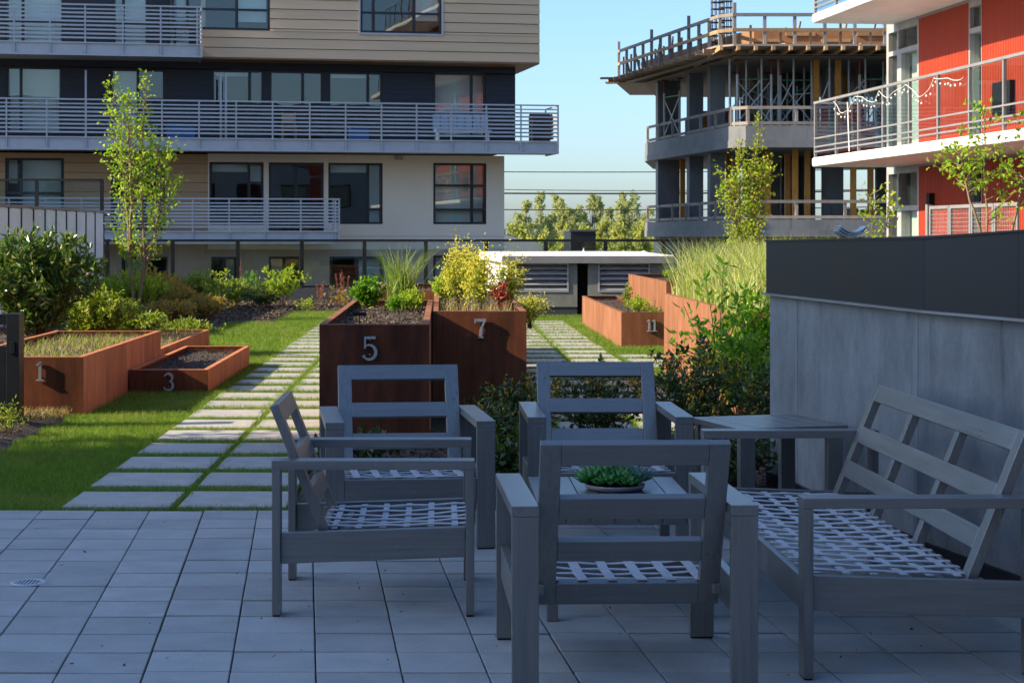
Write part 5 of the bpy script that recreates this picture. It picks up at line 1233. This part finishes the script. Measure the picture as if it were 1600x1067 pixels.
def pl(lab, x, y, z, w, h, mat, leaf, n, tw, per, tl=.09, sr=.004, cat='plant', name='leafy_plant', **kw):
    return plant(name, lab, cat, (x, y, z), dome_tips(n, w / 2, w / 2, h, .55), leaf, M[mat], tw, per, tl, sr, jitter=.015, **kw)
pl('bushy bright green herb at the back left of planter 5', -.72, 16.5, .84, .30, .30, 'lf_bright', (.05, .035), 14, 6, 9)
pl('small green herb at the foot of the tall grass tuft', -.44, 16.2, .84, .16, .14, 'lf_bright', (.035, .022), 8, 4, 8, .05)
pl('rounded golden green herb right of the tall grass tuft', -.28, 16.3, .84, .28, .20, 'lf_lime', (.03, .02), 14, 5, 10, .07)
fl = lambda s: (M['lf_yellow'], 60, (.035, .035, .06), .028)
for k, (x, y, w, h, lab) in enumerate(((.16, 16.6, .30, .56, 'tallest yellow flowering stalks at the left of planter 7'), (.36, 16.1, .34, .50, 'dense yellow flowering stalks in the middle of planter 7'), (.24, 17.8, .35, .50, 'yellow flowering stalks farther back in planter 7'), (.66, 16.8, .30, .46, 'green and yellow flowering stalks at the right of planter 7'))):
    pl(lab, x, y, .83, w, h, 'lf_shrub', (.045, .014), 13, 6, 9, .09, .004, 'flowers', 'flowering_stalks', flower=(M['lf_yellow'], 75 if k != 3 else 45, (.035, .035, .09), .024))
pl('yellow flowering plant leaning out over the right side of planter 7', .93, 18.4, .60, .42, .30, 'lf_shrub', (.04, .014), 16, 6, 8, .08, .004, 'flowers', 'flowering_stalks', flower=(M['lf_yellow'], 26, (.04, .04, .04), .022))
pl('green leafy plant behind the yellow flowers in planter 7', .05, 18.5, .83, .34, .30, 'lf_lime', (.05, .03), 14, 6, 9)
pl('small red-leaved plant between the yellow flowers', .55, 16.5, .83, .14, .26, 'lf_red', (.06, .03), 6, 4, 6)
stalks('weeds', 'low straw weeds under the yellow flowers', .0, .68, 15.15, 17.5, .83, 420, .14, .006, .5, 'lf_straw')
pl('small yellow-green plant in planter 11', 2.88, 25.5, .42, .40, .24, 'lf_lime', (.035, .022), 14, 5, 9)
pl('upright green sprig at the back of planter 11', 2.80, 26.2, .42, .14, .42, 'lf_shrub', (.04, .02), 5, 7, 7)
pl('low yellowish weeds along the front of planter 11', 3.0, 24.8, .42, .34, .12, 'lf_shrub', (.025, .014), 12, 4, 9, .06)
pl('small green sprout in the tall planter behind planter 11', 3.55, 27.0, .84, .22, .20, 'lf_lime', (.05, .03), 6, 4, 6)
# shrubs behind the armchairs
def ms(lab, x, y, w, h, n=26, mat='lf_mahonia', leaf=(.05, .024), tw=7, per=9, tl=.13, sr=.006, flowers=0, name='mahonia_shrub'):
    return plant(name, lab, 'shrub', (x, y, .02), dome_tips(n, w / 2, w / 2.2, h, .55), leaf, M[mat], tw, per, tl, sr, jitter=.02, flower=(M['lf_orange'], flowers * 2, (.022, .022, .03), .022) if flowers else None)
ms('dark spiny shrub with orange flowers right behind the right-hand armchair', 1.75, 12.2, 1.0, .78, 30, flowers=9)
ms('dark leafy shrub against the concrete wall end', 2.25, 11.9, .8, .62, 26, flowers=3)
ms('dark shrub with orange flowers behind the armchair backrest', 1.10, 12.4, .9, .62, 24, flowers=8)
ms('dark shrub between planter 7 and the right-hand armchair', .55, 12.6, .8, .50, 20, flowers=5)
ms('low dark shrub behind the gap between the two armchairs', .35, 11.4, .55, .42, 16, flowers=3)
ms('small dark shrub left of the right-hand armchair, at the patio edge', .40, 10.5, .35, .26, 12)
ms('low dark foliage behind the right-hand armchair, at the patio edge', 1.15, 10.6, .8, .30, 18)
ms('dark low foliage under the side table at the wall corner', 1.75, 10.5, .6, .34, 16)
ms('low sprigs at the base of planter 5 behind the left armchairs', -.55, 11.2, .6, .25, 14)
ms('bright green leafy shrub beside the concrete wall, before the reeds', 2.60, 14.25, .85, 1.05, 30, 'lf_bright', (.075, .03), 8, 10, .18, .007, name='green_shrub')
plant('arching_shrub', 'tall arching leafy stems in front of the reed planter', 'shrub', (2.22, 13.95, .02), [(-.28, 0, .98), (-.10, .1, 1.22), (.05, .05, 1.30), (-.18, -.1, .80), (.18, 0, 1.05), (-.38, .0, .72)], (.085, .034), M['lf_bright'], 7, 6, .14, .008, start=.35)
ms('bright green sprigs rising at the wall corner', 2.32, 13.6, .5, .85, 14, 'lf_bright', (.07, .028), 7, 9, .15, .006, name='green_shrub')

stalks('green_weeds', 'sparse green weeds among the dry stalks of planter 1', -4.2, -3.2, 15.3, 19.2, .43, 500, .09, .010, .7, 'lf_shrub')
